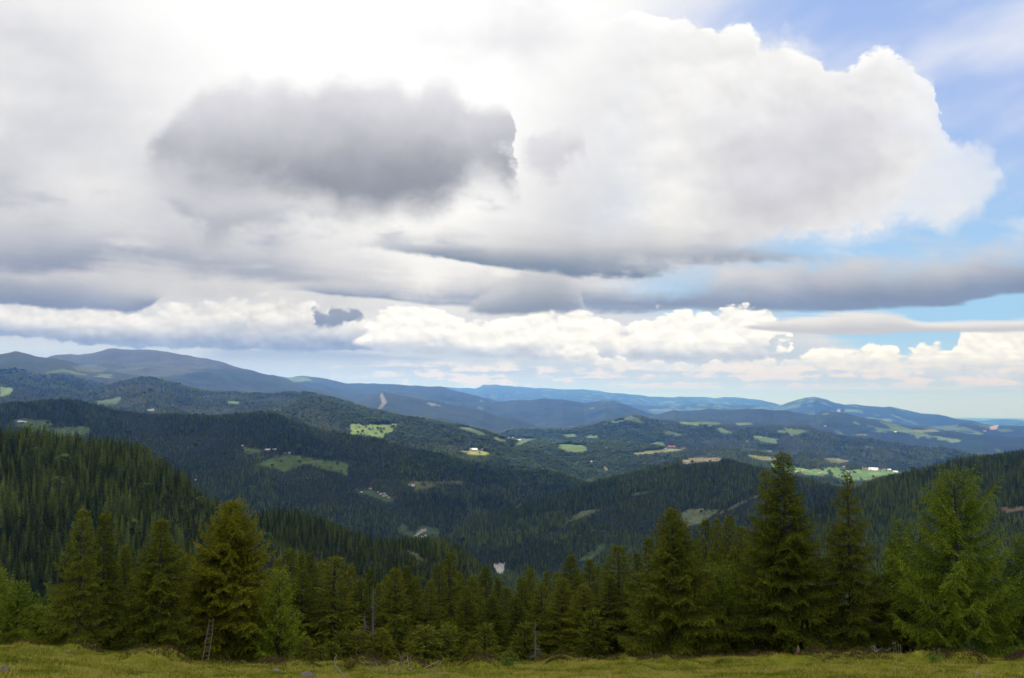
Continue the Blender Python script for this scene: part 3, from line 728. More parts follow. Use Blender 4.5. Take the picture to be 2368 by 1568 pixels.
def house(px, py, w, wall, roof, label, group=None, name="farmhouse", turn=0.3, long=1.6, pitch=.75):
    """gabled house: walls with gable ends, a saddle roof with eaves; w = width in the photo file's pixels"""
    x, y, z, d = land_point(px * S2D0, py * S2D0)
    W = w * S2D0 / FPX * d
    Lh, Wh = W / 2, W / long / 2
    hh = min(max(Wh * .75, 3.0), 6.0); rh = Wh * pitch
    e = empty(name, (x, y, z)); e.rotation_euler = (0, 0, turn - math.atan2(x, y))
    b = -4.0
    co = np.array([(-Lh, -Wh, b), (Lh, -Wh, b), (Lh, Wh, b), (-Lh, Wh, b), (-Lh, -Wh, hh), (Lh, -Wh, hh), (Lh, Wh, hh), (-Lh, Wh, hh), (-Lh, 0, hh + rh), (Lh, 0, hh + rh)])
    link("wall", mesh_np("wall", co, [np.array([(0, 1, 5, 4), (2, 3, 7, 6)]), np.array([(0, 4, 3), (4, 7, 3), (4, 8, 7), (1, 2, 5), (5, 2, 6), (5, 6, 9)])], [WALLS[wall]]), e)
    o, tk = .7, .3
    k = rh / Wh
    pr = []
    for s in (-1, 1):
        pr.append([(-Lh - o, s * (Wh + o), hh - o * k + .05), (Lh + o, s * (Wh + o), hh - o * k + .05), (Lh + o, 0, hh + rh + .05), (-Lh - o, 0, hh + rh + .05)])
    rc = np.array(pr[0] + pr[1]); rc2 = rc + np.array([0, 0, tk])
    rf = np.array([(0, 1, 2, 3), (5, 4, 7, 6), (8, 9, 10, 11), (13, 12, 15, 14), (0, 8, 9, 1), (4, 5, 13, 12), (0, 3, 11, 8), (3, 7, 15, 11), (1, 9, 10, 2), (5, 6, 14, 13)])
    link("roof", mesh_np("roof", np.concatenate([rc, rc2]), rf, [ROOFS[roof]]), e)
    tag(e, label, name.replace("_", " ") if name != "farmhouse" else "house", group)
    HOUSES.append((px * S2D0, py * S2D0, w * S2D0, d))


S2D0 = 0.5778
HOUSES = []
V_, H_ = "houses of the hillside hamlet", "houses of the valley village"
for a in [
    (82, 1699, 17, "wood", "pale", "long pale roofed barn on the meadow at the left border, below the wooded ridge", None, "barn"),
    (101, 1696, 9, "white", "pale", "small white house right beside the long barn at the left border"),
    (970, 1789, 8, "white", "grey", "small lone house at the upper tip of the small meadow above the farm"),
    (1071, 1813, 19, "wood", "pale", "largest pale barn in the farm row on the big ridge meadow", None, "barn"),
    (1097, 1810, 13, "wood", "pale", "second pale barn, right of the largest on the big ridge meadow", None, "barn"),
    (1139, 1823, 12, "wood", "brown", "brown wooden farmhouse at the top of the big ridge meadow"),
    (1157, 1816, 8, "white", "grey", "small white house at the right end of the farm row"),
    (782, 1927, 6, "white", "pale", "tiny lone white house in the forest above the golden green spruce"),
    (1231, 1918, 6, "cream", "brown", "tiny lone cream house in the forest below the big ridge meadow"),
    (1482, 1961, 12, "white", "red", "white house with bright red roof at the top of the hillside hamlet"),
    (1512, 1972, 7, "white", "red", "smaller red roofed house in the middle of the hillside hamlet"),
    (1446, 1973, 7, "white", "pale", "pale house at the upper left end of the hillside hamlet"),
    (1524, 1984, 10, "white", "grey", "grey roofed house in the hillside hamlet's dense lower row", V_), (1534, 1988, 9, "white", "grey", "grey roofed house in the hillside hamlet's dense lower row", V_),
    (1545, 1991, 9, "white", "grey", "grey roofed house in the hillside hamlet's dense lower row", V_), (1538, 1982, 9, "cream", "grey", "grey roofed house in the hillside hamlet's dense lower row", V_), (1555, 1994, 8, "white", "grey", "grey roofed house in the hillside hamlet's dense lower row", V_),
    (1580, 2000, 7, "wood", "red", "dark little red roofed house at the lower right end of the hamlet"),
    (1651, 1949, 14, "white", "pale", "pale farmhouse on the left of the straw coloured meadow"), (1637, 1946, 6, "white", "grey", "small grey shed left of the pale farmhouse by the straw coloured meadow", None, "shed"),
    (1897, 1803, 26, "white", "pale", "long white farm building on the bright yellow green hilltop meadow", None, "barn"), (1931, 1804, 10, "cream", "red", "red roofed farmhouse right of the long white building on the bright meadow"),
    (1885, 1799, 10, "white", "grey", "white house just left of the long building on the bright meadow"),
    (1881, 1711, 7, "white", "brown", "small lone house on the upper slope of the sunlit ridge"),
    (2036, 1754, 9, "white", "grey", "leftmost house of the saddle village between the middle ridges"), (2052, 1756, 9, "cream", "grey", "second house of the saddle village, with cream walls"),
    (2064, 1761, 9, "white", "brown", "brown roofed house in the middle of the saddle village"), (2077, 1765, 12, "white", "pale", "widest white house at the right end of the saddle village"),
    (2366, 1850, 7, "white", "pale", "tiny lone house on the wooded knoll right of the middle valley"),
    (2662, 1799, 7, "white", "grey", "small white house left of the red roofed farm on the plateau"), (2679, 1792, 13, "pink", "red", "left one of two red roofed farm buildings on the plateau", None, "barn"), (2694, 1790, 12, "pink", "red", "right one of two red roofed farm buildings on the plateau", None, "barn"),
    (1666, 2147, 11, "cream", "grey", "grey roofed house in the valley village row along the road", H_), (1674, 2142, 10, "white", "grey", "grey roofed house in the valley village row along the road", H_), (1681, 2136, 11, "cream", "grey", "grey roofed house in the valley village row along the road", H_),
    (1689, 2131, 10, "white", "grey", "grey roofed house in the valley village row along the road", H_), (1697, 2125, 10, "cream", "grey", "grey roofed house in the valley village row along the road", H_), (1657, 2152, 9, "white", "grey", "grey roofed house in the valley village row along the road", H_),
    (1690, 2153, 10, "white", "pale", "left of two white houses below the valley village road"), (1703, 2150, 8, "white", "pale", "right of two white houses below the valley village road"),
    (3459, 1879, 16, "pink", "brown", "pinkish tall farmhouse at the left end of the big valley farm"), (3495, 1884, 34, "cream", "pale", "huge cream barn of the big farm on the broad green valley meadow", None, "barn"), (3476, 1882, 10, "white", "pale", "small white house between pinkish farmhouse and huge cream barn"),
    (3278, 1899, 9, "white", "grey", "left house of the small farm below the road on the broad meadow"), (3291, 1903, 11, "cream", "brown", "right house of the small farm below the road on the broad meadow"),
    (3394, 1903, 10, "pink", "brown", "left one of the two farm houses beneath the road bend"), (3406, 1905, 12, "white", "grey", "right one of the two farm houses beneath the road bend"),
    (3536, 1883, 11, "cream", "brown", "brown roofed house right of the huge cream barn"), (3558, 1887, 12, "white", "pale", "pale house in the row right of the big valley farm"), (3582, 1892, 16, "white", "pale", "last long pale house before the right near ridge", None, "barn"),
    (3301, 1709, 9, "cream", "red", "tiny red roofed house in the far blue hills on the right"), (3582, 1733, 8, "white", "pale", "tiny white house in the far meadows on the right"), (3938, 1727, 10, "white", "red", "far white house below the salmon coloured quarry"),
]: house(*a, turn=((a[0] * 37) % 100) / 100 * 1.2 - .6)


def strip(name, pix, width, mat, lift=.5, label=None, kind=None):
    """a road draped over the land along picture points"""
    q = [land_point(a, b) for a, b in pix]
    azs = [math.atan2(p[0], p[1]) for p in q]; ds = [p[3] for p in q]
    k = np.linspace(0, len(q) - 1, 60)
    az_, d_ = np.interp(k, range(len(q)), azs), np.interp(k, range(len(q)), ds)
    c = np.stack([d_ * np.sin(az_), d_ * np.cos(az_)], 1)
    tg = unit2(np.gradient(c, axis=0)); nr_ = np.stack([-tg[:, 1], tg[:, 0]], 1)
    co, fa = [], []
    for off0, off1 in width:
        b0 = len(co)
        for p_, n_ in zip(c, nr_):
            for o_ in (off0, off1):
                s = p_ + n_ * o_
                zz = float(land_z(np.array([math.atan2(s[0], s[1])]), np.array([math.hypot(*s)]))[0])
                co.append((s[0], s[1], zz + lift))
        for i in range(len(c) - 1): fa.append((b0 + 2 * i, b0 + 2 * i + 1, b0 + 2 * i + 3, b0 + 2 * i + 2))
    tag(link(name, mesh_np(name, np.array(co), np.array(fa), [mat])), kind="structure")
    ROADS.append(pix)


def unit2(v): return v / (np.linalg.norm(v, axis=-1, keepdims=True) + 1e-9)


ROADS = []
mat_gravel = plain_mat("gravel", (.40, .36, .31), 0.95, 0.3, 0.5)
strip("road", [(1815, 1096), (1865, 1089), (1910, 1084), (1950, 1082), (1995, 1080)], ((-4, 4),), mat_gravel, 1.5)
strip("road", [(1948, 1079), (1953, 1087), (1962, 1093)], ((-4, 4),), mat_gravel, 1.5)
strip("road", [(955, 1244), (968, 1236), (980, 1229), (985, 1224)], ((-5, 5),), mat_gravel, 1.5)
# ------------------------------------------------------------------ forest on the hillsides
def tier_tree(seed, tiers=11, pts=11, width=0.17, trunk_from=0.0):
    """a conifer 1 m high: ragged drooping skirts round a thin stem"""
    g = np.random.default_rng(seed)
    co, fa = [], []
    top = 1.0
    for k in range(tiers):
        f = k / (tiers - 1)
        z_in = top * (1.0 - 0.93 * f ** 0.92)
        r = width * (0.16 + 0.84 * f ** 0.8) * g.uniform(0.78, 1.15)
        a0 = g.uniform(0, 6.28)
        b = len(co)
        co.append((g.normal(0, .006), g.normal(0, .006), z_in + 0.035))
        for i in range(pts * 2):
            a = a0 + i * math.pi / pts + g.normal(0, .07)
            q = r * (g.uniform(0.85, 1.25) if i % 2 == 0 else g.uniform(0.35, 0.6))
            drop = (0.055 if i % 2 == 0 else 0.02) + g.normal(0, .012)
            co.append((q * math.cos(a), q * math.sin(a), max(z_in - drop - 0.25 * q, 0.01)))
        for i in range(pts * 2):
            fa.append((b, b + 1 + i, b + 1 + (i + 1) % (pts * 2)))
    nleaf = len(fa)
    b = len(co)
    for i in range(4):
        a = i * math.pi / 2
        co.append((0.012 * math.cos(a), 0.012 * math.sin(a), -0.08))
    co.append((0, 0, 0.9))
    for i in range(4): fa.append((b + i, b + (i + 1) % 4, b + 4))
    co, fa = np.array(co), np.array(fa)
    me = mesh_np("hillside_spruce", co, fa, [mat_fir, mat_bark], [0] * nleaf + [1] * 4)
    at = me.attributes.new("tint", 'FLOAT', 'POINT')
    at.data.foreach_set("value", g.uniform(0.1, 0.75, len(co)).astype(np.float32))
    return me


def round_tree(seed):
    """a broadleaved tree 1 m high: leaf clumps in a lumpy crown"""
    g = np.random.default_rng(seed)
    n = 150
    c = g.normal(0, 1, (n, 3)); c /= np.linalg.norm(c, axis=1)[:, None]
    c *= (g.uniform(0.35, 1.0, n) ** 0.5)[:, None]
    c = c * np.array([.30, .30, .40]) * (1 + 0.3 * np.sin(c[:, :1] * 9 + c[:, 1:2] * 7)) + np.array([0, 0, .58])
    t1 = g.normal(0, 1, (n, 3)) * .065; t2 = g.normal(0, 1, (n, 3)) * .065
    co = np.stack([c + t1, c + t2, c - t1, c - t2], 1).reshape(-1, 3)
    fa = np.arange(n * 4).reshape(-1, 4)
    st = np.array([(.018, 0, -.05), (-.01, .016, -.05), (-.01, -.016, -.05), (0, 0, .7)])
    b = len(co)
    fa3 = np.array([(b, b + 1, b + 3), (b + 1, b + 2, b + 3), (b + 2, b, b + 3)])
    me = mesh_np("hillside_broadleaf", np.concatenate([co, st]), [fa, fa3], [mat_broad, mat_bark], [0] * n + [1] * 3)
    at = me.attributes.new("tint", 'FLOAT', 'POINT')
    at.data.foreach_set("value", np.repeat(g.uniform(0.1, 0.9, n), 4).tolist() + [0.5] * 4)
    return me


mat_bark = plain_mat("bark", (.060, .045, .036), 0.9, 0.4, 6.0)
def stand_tone(m):
    """whole plots of forest differ a little in green"""
    t = m.node_tree; TREE[0] = t
    gp = node_out(t, 'ShaderNodeNewGeometry', 'Position')
    wv = t.nodes.new('ShaderNodeTexVoronoi'); wv.voronoi_dimensions = '2D'; wv.inputs['Scale'].default_value = 1 / 230.0
    plug(wv.inputs['Vector'], gp)
    sp_ = t.nodes.new('ShaderNodeSeparateColor'); t.links.new(wv.outputs['Color'], sp_.inputs[0])
    b = next(n for n in t.nodes if n.type == 'BSDF_PRINCIPLED')
    src_ = b.inputs['Base Color'].links[0].from_socket
    plug(b.inputs['Base Color'], cscale(E(src_), lin(E(sp_.outputs[0]), 0.0, 1.0, .70, 1.40)))


mat_fir = leaf_mat("fir_needles", ((.028, .045, .010), (.066, .094, .016), (.140, .172, .030)), 0.15, 0.12, 1.0)
stand_tone(mat_fir)
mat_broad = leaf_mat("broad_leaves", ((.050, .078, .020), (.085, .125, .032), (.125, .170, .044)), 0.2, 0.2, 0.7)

rg = np.random.default_rng(21)
rows = []
d = 130.0
HALF = R(43)
while d < 9200:
    s = max(4.7, 0.0024 * d)
    n = int(2 * HALF * d / s)
    az = -HALF + (np.arange(n) + rg.uniform(0, 1, n)) * (2 * HALF / n)
    dd = d + rg.uniform(-.5, .5, n) * s
    rows.append(np.stack([az, dd, np.full(n, s)], 1))
    d += s
pts = np.concatenate(rows)
az, dd, sp = pts.T
i, j = grid_at(az, dd)
i0, j0 = np.round(i).astype(int), np.round(j).astype(int)
z = land_z(az, dd)
# stands of different age: height changes from plot to plot
sx, sy = dd * np.sin(az), dd * np.cos(az)
stand = hash2(np.floor((sx * .8 + sy * .6 + 60 * vnoise(sx / 90, sy / 90, 3)) / 210), np.floor((sy * .8 - sx * .6 + 60 * vnoise(sx / 90, sy / 90, 4)) / 330), 9)
STAND_H = np.clip(.55 + .75 * stand, .6, 1.12)
h = (rg.uniform(0.42, 1.2, len(az)) + .15 * (rg.uniform(0, 1, len(az)) > .93)) * np.where(dd > 1900, 22, 15.5) * STAND_H * (1 + 0.35 * fbm(dd * np.sin(az), dd * np.cos(az), 160, 2, 61))
# in front of a field or a house nothing hides it
gpx, gpy = to_pix(dd * np.sin(az), dd * np.cos(az), z)
_, tpy = to_pix(dd * np.sin(az), dd * np.cos(az), z + h * .75)
blocked = np.zeros(len(az), bool)
for poly, c in PATCH: blocked |= in_poly(gpx, tpy, poly)
blocked &= (dd > 1500)
for hx_, hy_, hw_, hd_ in HOUSES: blocked |= (np.abs(gpx - hx_) < hw_ / 2 + 3) & (gpy > hy_ - 3) & (tpy < hy_ + 1) & (dd > hd_ * .75)
for poly in STREAK: h = np.where(in_poly(gpx, gpy, poly), h * .42, h)
seen = ((z + h) / dd > PREV[i0, j0]) & WOODED[i0, j0] & ~blocked
in_house = np.zeros(len(az), bool)
for hx_, hy_, hw_, hd_ in HOUSES: in_house |= (np.abs(gpx - hx_) < hw_ / 2 + 3) & (np.abs(gpy - hy_) < 9)
# lone trees and bushes left standing in the meadows
lone = (~WOODED[i0, j0]) & ~in_house & (dd < 6500) & (rg.uniform(0, 1, len(az)) < np.where(dd > 3000, 0.075, 0.045)) & ((z + h) / dd > PREV[i0, j0])
h = np.where(lone, h * 0.55, h)
gap = fbm(dd * np.sin(az), dd * np.cos(az), 70, 2, 62) > 0.33          # small gaps in the canopy
k = (seen & ~gap) | lone
az, dd, sp, z, h, lone = az[k], dd[k], sp[k], z[k], h[k], lone[k]
x, y = dd * np.sin(az), dd * np.cos(az)
FX, FY = to_pix(x, y, z + h * 0.5)
keep = (FX > np.where(dd < 3500, -480, -120)) & (FX < np.where(dd < 3500, 2850, 2490)) & (FY < 1640)
x, y, z, h, dd, az, sp, lone, FX = (q[keep] for q in (x, y, z, h, dd, az, sp, lone, FX))
sun_woods = np.exp(-((FX - 1330) / 190) ** 2) * np.clip((dd - 4800) / 600, 0, 1) + np.exp(-((FX - 960) / 160) ** 2) * np.clip((dd - 5400) / 500, 0, 1)   # sun patches put into tree colour: more pale broadleaf crowns on the middle hills
mixf = sun_woods * .8 + fbm(x, y, 1300, 3, 91) * 1.0 + 0.25 * fbm(x, y, 260, 2, 92)
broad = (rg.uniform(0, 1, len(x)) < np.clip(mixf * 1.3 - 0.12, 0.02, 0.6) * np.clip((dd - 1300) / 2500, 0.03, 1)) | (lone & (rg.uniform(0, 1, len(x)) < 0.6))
wide = np.where(broad, 1.0, 1.0) * h * np.maximum(1.0, sp / 8.5) * rg.uniform(1.0, 1.55, len(x))
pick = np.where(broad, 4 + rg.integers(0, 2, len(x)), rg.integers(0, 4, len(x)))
protos = [tier_tree(1, 12, 9, .15), tier_tree(2, 10, 8, .18), tier_tree(3, 13, 10, .13), tier_tree(4, 11, 9, .16), round_tree(5), round_tree(6)]

# the trees that show largest are things of their own, the rest is one forest
N_OWN = 190
size = h / dd + 1e-6 * rg.uniform(0, 1, len(x))
inpic = (to_pix(x, y, z + h)[1] < 1420) & (FX > 5) & (FX < 2360)       # not wholly behind the trees at the meadow's edge
order = np.argsort(-(size * inpic))
own = []
for p in range(6):
    own += [q for q in order if pick[q] == p and inpic[q]][:(36 if p < 4 else 5)]
own = np.array(sorted(own, key=lambda q: -size[q])[:N_OWN])
src = {}
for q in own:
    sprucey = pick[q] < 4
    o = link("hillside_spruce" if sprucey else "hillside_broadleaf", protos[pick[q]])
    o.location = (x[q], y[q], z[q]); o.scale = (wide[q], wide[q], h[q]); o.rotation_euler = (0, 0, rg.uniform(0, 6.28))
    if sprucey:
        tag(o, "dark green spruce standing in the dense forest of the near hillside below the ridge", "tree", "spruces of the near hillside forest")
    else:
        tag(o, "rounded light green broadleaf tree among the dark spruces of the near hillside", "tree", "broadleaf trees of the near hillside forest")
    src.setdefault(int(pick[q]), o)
rest = np.ones(len(x), bool); rest[own] = False
me = bpy.data.meshes.new("forest")
me.vertices.add(int(rest.sum()))
me.vertices.foreach_set("co", np.stack([x, y, z], 1)[rest].astype(np.float32).ravel())
for nm_, typ, data in (("scl", 'FLOAT_VECTOR', np.stack([wide, wide, h], 1)[rest]), ("turn", 'FLOAT_VECTOR', np.stack([x * 0, x * 0, rg.uniform(0, 6.28, len(x))], 1)[rest])):
    at = me.attributes.new(nm_, typ, 'POINT'); at.data.foreach_set("vector", data.astype(np.float32).ravel())
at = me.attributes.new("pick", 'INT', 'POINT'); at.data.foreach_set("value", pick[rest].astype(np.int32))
forest = link("forest", me)
tag(forest, "dense dark conifer forest covering the hillsides and ridges", "forest", kind="stuff")
ng = bpy.data.node_groups.new("forest", 'GeometryNodeTree')
ng.interface.new_socket("Geometry", in_out='INPUT', socket_type='NodeSocketGeometry')
ng.interface.new_socket("Geometry", in_out='OUTPUT', socket_type='NodeSocketGeometry')
gi, go = ng.nodes.new('NodeGroupInput'), ng.nodes.new('NodeGroupOutput')
iop = ng.nodes.new('GeometryNodeInstanceOnPoints'); iop.inputs['Pick Instance'].default_value = True
jn = ng.nodes.new('GeometryNodeJoinGeometry')
for p in sorted(src, reverse=True):            # Join lists the last linked first
    oi = ng.nodes.new('GeometryNodeObjectInfo'); oi.transform_space = 'ORIGINAL'
    oi.inputs['Object'].default_value = src[p]; oi.inputs['As Instance'].default_value = True
    ng.links.new(oi.outputs['Geometry'], jn.inputs[0])


def na(name, typ):
    n = ng.nodes.new('GeometryNodeInputNamedAttribute'); n.data_type = typ; n.inputs['Name'].default_value = name
    return n.outputs['Attribute']


m2p = ng.nodes.new('GeometryNodeMeshToPoints')
ng.links.new(gi.outputs[0], m2p.inputs[0]); ng.links.new(m2p.outputs[0], iop.inputs['Points'])
ng.links.new(jn.outputs[0], iop.inputs['Instance'])
ng.links.new(na("pick", 'INT'), iop.inputs['Instance Index'])
e2r = ng.nodes.new('FunctionNodeEulerToRotation')
ng.links.new(na("turn", 'FLOAT_VECTOR'), e2r.inputs[0]); ng.links.new(e2r.outputs[0], iop.inputs['Rotation'])
ng.links.new(na("scl", 'FLOAT_VECTOR'), iop.inputs['Scale'])
ng.links.new(iop.outputs[0], go.inputs[0])
md = forest.modifiers.new("forest", 'NODES'); md.node_group = ng
print("forest trees", int(rest.sum()), "own", len(own), "kinds", sorted(src), "nearest", dd[own].min(), dd[own].max())
# ------------------------------------------------------------------ the meadow in front
def meadow_z(x, y):
    x, y = np.asarray(x, float), np.asarray(y, float)
    w = np.clip(y / 12.0, 0, 1)
    r = np.where(y > 0, np.sqrt(y * y + x * x * w), y)
    az = np.arctan2(x, np.maximum(y, 6.0))
    z = near_z(az, r)
    hum = np.clip((r - 24) / 18, 0, 1)
    z = z + (fbm(x, y, 7.0, 3, 41) * 0.30 + fbm(x, y, 2.6, 3, 42) * 0.26) * (0.35 + 0.65 * hum)
    lump = np.maximum(fbm(x, y, 3.4, 2, 43) - 0.12, 0)
    return z + lump * 1.9 * hum * np.clip((80 - r) / 20, 0, 1)


gx, gy = np.arange(-62, 62.01, 0.31), np.arange(-12, 78, 0.31)
MX, MY = np.meshgrid(gx, gy, indexing='ij')
MZ = meadow_z(MX, MY)
ii = np.arange(MX.size).reshape(MX.shape)
quads = np.stack([ii[:-1, :-1], ii[1:, :-1], ii[1:, 1:], ii[:-1, 1:]], -1).reshape(-1, 4)
mat_turf, t, b = new_mat("turf")
gp = node_out(t, 'ShaderNodeNewGeometry', 'Position')
f = noise(gp, 0.55, 4.0, 0.6, flat=False) * 1.3 + noise(gp, 4.0, 4.0, 0.65, flat=False) * 0.7
heath = attr(t, 'heath', 'Fac')
cg = cmix(sstep(f, -0.30, 0.35), (.105, .125, .008), (.230, .225, .016))
plug(b.inputs['Base Color'], cmix(sstep(heath + f * 0.4, 0.30, 0.60), cg, (.085, .056, .030)))
b.inputs['Roughness'].default_value = 0.95
bp = t.nodes.new('ShaderNodeBump'); bp.inputs['Strength'].default_value = 0.8; bp.inputs['Distance'].default_value = 0.08
plug(bp.inputs['Height'], noise(gp, 5.0, 4.0, 0.7, flat=False)); t.links.new(bp.outputs[0], b.inputs['Normal'])
me = mesh_np("meadow", np.stack([MX, MY, MZ], -1).reshape(-1, 3), quads, [mat_turf], smooth=True)


def heath_at(x, y):
    """where heather grows: on the humps, mostly along the edge and to the right"""
    r = np.hypot(x, y)
    w = np.clip((r - 38) / 12, 0, 1) * np.clip((np.arctan2(x, np.maximum(y, 1)) + 0.95) / 0.9, 0.25, 1.0)
    return np.clip(fbm(x, y, 3.4, 2, 43) * 1.6 + fbm(x, y, 1.3, 2, 44) * 0.9 + 0.02, 0, 1) * w


at = me.attributes.new("heath", 'FLOAT', 'POINT'); at.data.foreach_set("value", heath_at(MX, MY).astype(np.float32).ravel())
tag(link("meadow", me), kind="structure")


def spot(px, py, lo=27.0, hi=56.0):
    """the point of the meadow seen at picture point (2367 wide)"""
    u, v = ang(px, py)
    d = np.linspace(lo, hi, 600)
    az = math.atan(u)
    x, y = d * math.sin(az), d * math.cos(az)
    z = meadow_z(x, y)
    k = np.nonzero(z / y >= v)[0]
    k = k[0] if len(k) else int(np.argmax(z / y))
    return float(x[k]), float(y[k]), float(z[k])


def at_px(px, d):
    """the ground under picture column px at distance d"""
    az = math.atan(ang(px, 924)[0])
    x, y = d * math.sin(az), d * math.cos(az)
    return x, y, float(meadow_z(x, y))


def blades(base, g, n, hgt, wid, lean):
    """n upright blades per base point as single triangles"""
    m = len(base)
    p = np.repeat(base, n, 0) + np.concatenate([g.normal(0, .05, (m * n, 2)), np.zeros((m * n, 1))], 1)
    a = g.uniform(0, 6.283, m * n)
    h = hgt[0] + (hgt[1] - hgt[0]) * g.uniform(0, 1, m * n)
    side = np.stack([np.cos(a), np.sin(a), a * 0], 1) * (wid * g.uniform(.6, 1.3, m * n))[:, None]
    tip = p + np.stack([g.normal(0, lean, m * n) * h, g.normal(0, lean, m * n) * h, h], 1)
    co = np.stack([p - side, p + side, tip], 1).reshape(-1, 3)
    co[:, 2] -= np.tile([0.02, 0.02, 0.0], m * n)
    return co, np.arange(len(co)).reshape(-1, 3)


g = np.random.default_rng(3)
n = 195000
az = g.uniform(-.80, .80, n); d = np.sqrt(g.uniform(22 ** 2, 64 ** 2, n))
x, y = d * np.sin(az), d * np.cos(az)
hh = heath_at(x, y)
dens = np.clip(0.6 + fbm(x, y, 1.2, 2, 46) * 1.5, 0.12, 1)
k = (g.uniform(0, 1, n) < dens) & (hh < 0.24 + g.uniform(0, .14, n))
x, y = x[k], y[k]
pts = np.stack([x, y, meadow_z(x, y)], 1)
tall = fbm(x, y, 2.2, 2, 47) > 0.28
cos_, tints = [], []
for sel, hr, w in ((~tall, (.04, .13), .013), (tall, (.10, .30), .015)):
    c, _ = blades(pts[sel], g, 5, hr, w, 0.55)
    cos_.append(c)
    tv = np.clip(0.48 + fbm(pts[sel][:, 0], pts[sel][:, 1], 1.7, 3, 48) * 1.7 + fbm(pts[sel][:, 0], pts[sel][:, 1], 7, 2, 49) * 0.8, 0, 1)
    tints.append(np.clip(np.repeat(tv, 15) + np.repeat(g.normal(0, .22, len(c) // 3), 3), 0, 1))
co = np.concatenate(cos_)
mat_grass = leaf_mat("grass", ((.110, .148, .012), (.270, .270, .028), (.470, .405, .100)), 0.1, 0.25, 0.0)
me = mesh_np("grass", co, np.arange(len(co)).reshape(-1, 3), [mat_grass])
at = me.attributes.new("tint", 'FLOAT', 'POINT'); at.data.foreach_set("value", np.concatenate(tints).astype(np.float32))
tag(link("grass", me), "short olive green pasture grass covering the sloping meadow", "grass", kind="stuff")

n = 160000
az = g.uniform(-.78, .78, n); d = np.sqrt(g.uniform(32 ** 2, 62 ** 2, n))
x, y = d * np.sin(az), d * np.cos(az)
k = heath_at(x, y) > 0.15 + g.uniform(0, .16, n)
x, y = x[k], y[k]
c, fa = blades(np.stack([x, y, meadow_z(x, y)], 1), g, 6, (.05, .17), .018, 0.6)
mat_heath = leaf_mat("heather", ((.050, .040, .016), (.100, .066, .034), (.160, .120, .050)), 0.2, 0.1, 0.0)
me = mesh_np("heather", c, fa, [mat_heath])
at = me.attributes.new("tint", 'FLOAT', 'POINT'); at.data.foreach_set("value", np.clip(np.repeat(g.normal(.5, .25, len(fa)), 3), 0, 1).astype(np.float32))
tag(link("heather", me), "low reddish brown heather growing in mats on the meadow humps", "heather", kind="stuff")

n = 420
az = g.uniform(-.66, .62, n); d = g.uniform(29, 47, n)
k = (g.uniform(0, 1, n) < np.where(az < -0.15, 0.85, 0.35))
x, y = (d * np.sin(az))[k], (d * np.cos(az))[k]
z = meadow_z(x, y) + g.uniform(.10, .2, len(x))
co, fa = [], []
for a, b_, c_ in zip(x, y, z):
    b0 = len(co); r = g.uniform(.016, .03)
    for q in range(5): co.append((a + r * math.cos(q * 1.2566), b_ + r * math.sin(q * 1.2566) - .01, c_ + r * math.sin(q * 2.1) * .5))
    co.append((a, b_, c_ - .012))
    for q in range(5): fa.append((b0 + q, b0 + (q + 1) % 5, b0 + 5))
    co += [(a - .003, b_, c_ - .2), (a + .003, b_, c_ - .2)]
    fa.append((b0 + 6, b0 + 7, b0 + 5))
me = mesh_np("flowers", np.array(co), np.array(fa), [plain_mat("yellow_petals", (.55, .38, .02), 0.6)])
tag(link("flowers", me), "tiny yellow buttercups sprinkled through the meadow grass", "flowers", kind="stuff")
# ------------------------------------------------------------------ the trees at the meadow's edge
def tube(path, rad, sides=5):
    """a tapered tube along path (n,3); returns co, quads"""
    path = np.asarray(path, float); n = len(path)
    tg = np.gradient(path, axis=0); tg /= np.linalg.norm(tg, axis=1)[:, None] + 1e-9
    ref = np.where(np.abs(tg[:, 2:3]) > 0.9, np.array([[1.0, 0, 0]]), np.array([[0, 0, 1.0]]))
    s = np.cross(tg, ref); s /= np.linalg.norm(s, axis=1)[:, None] + 1e-9
    q = np.cross(tg, s)
    a = np.arange(sides) * 2 * math.pi / sides
    rad = np.asarray(rad, float) * np.ones(n)
    co = path[:, None, :] + rad[:, None, None] * (np.cos(a)[None, :, None] * s[:, None, :] + np.sin(a)[None, :, None] * q[:, None, :])
    ii = np.arange(n * sides).reshape(n, sides)
    f = np.stack([ii[:-1], np.roll(ii, -1, 1)[:-1], np.roll(ii, -1, 1)[1:], ii[1:]], -1).reshape(-1, 4)
    return co.reshape(-1, 3), f


def join(parts):
    co, fa, o = [], [], 0
    for c, f in parts:
        co.append(c); fa.append(f + o); o += len(c)
    return np.concatenate(co), np.concatenate(fa)


def unit(v): return v / (np.linalg.norm(v, axis=-1, keepdims=True) + 1e-9)


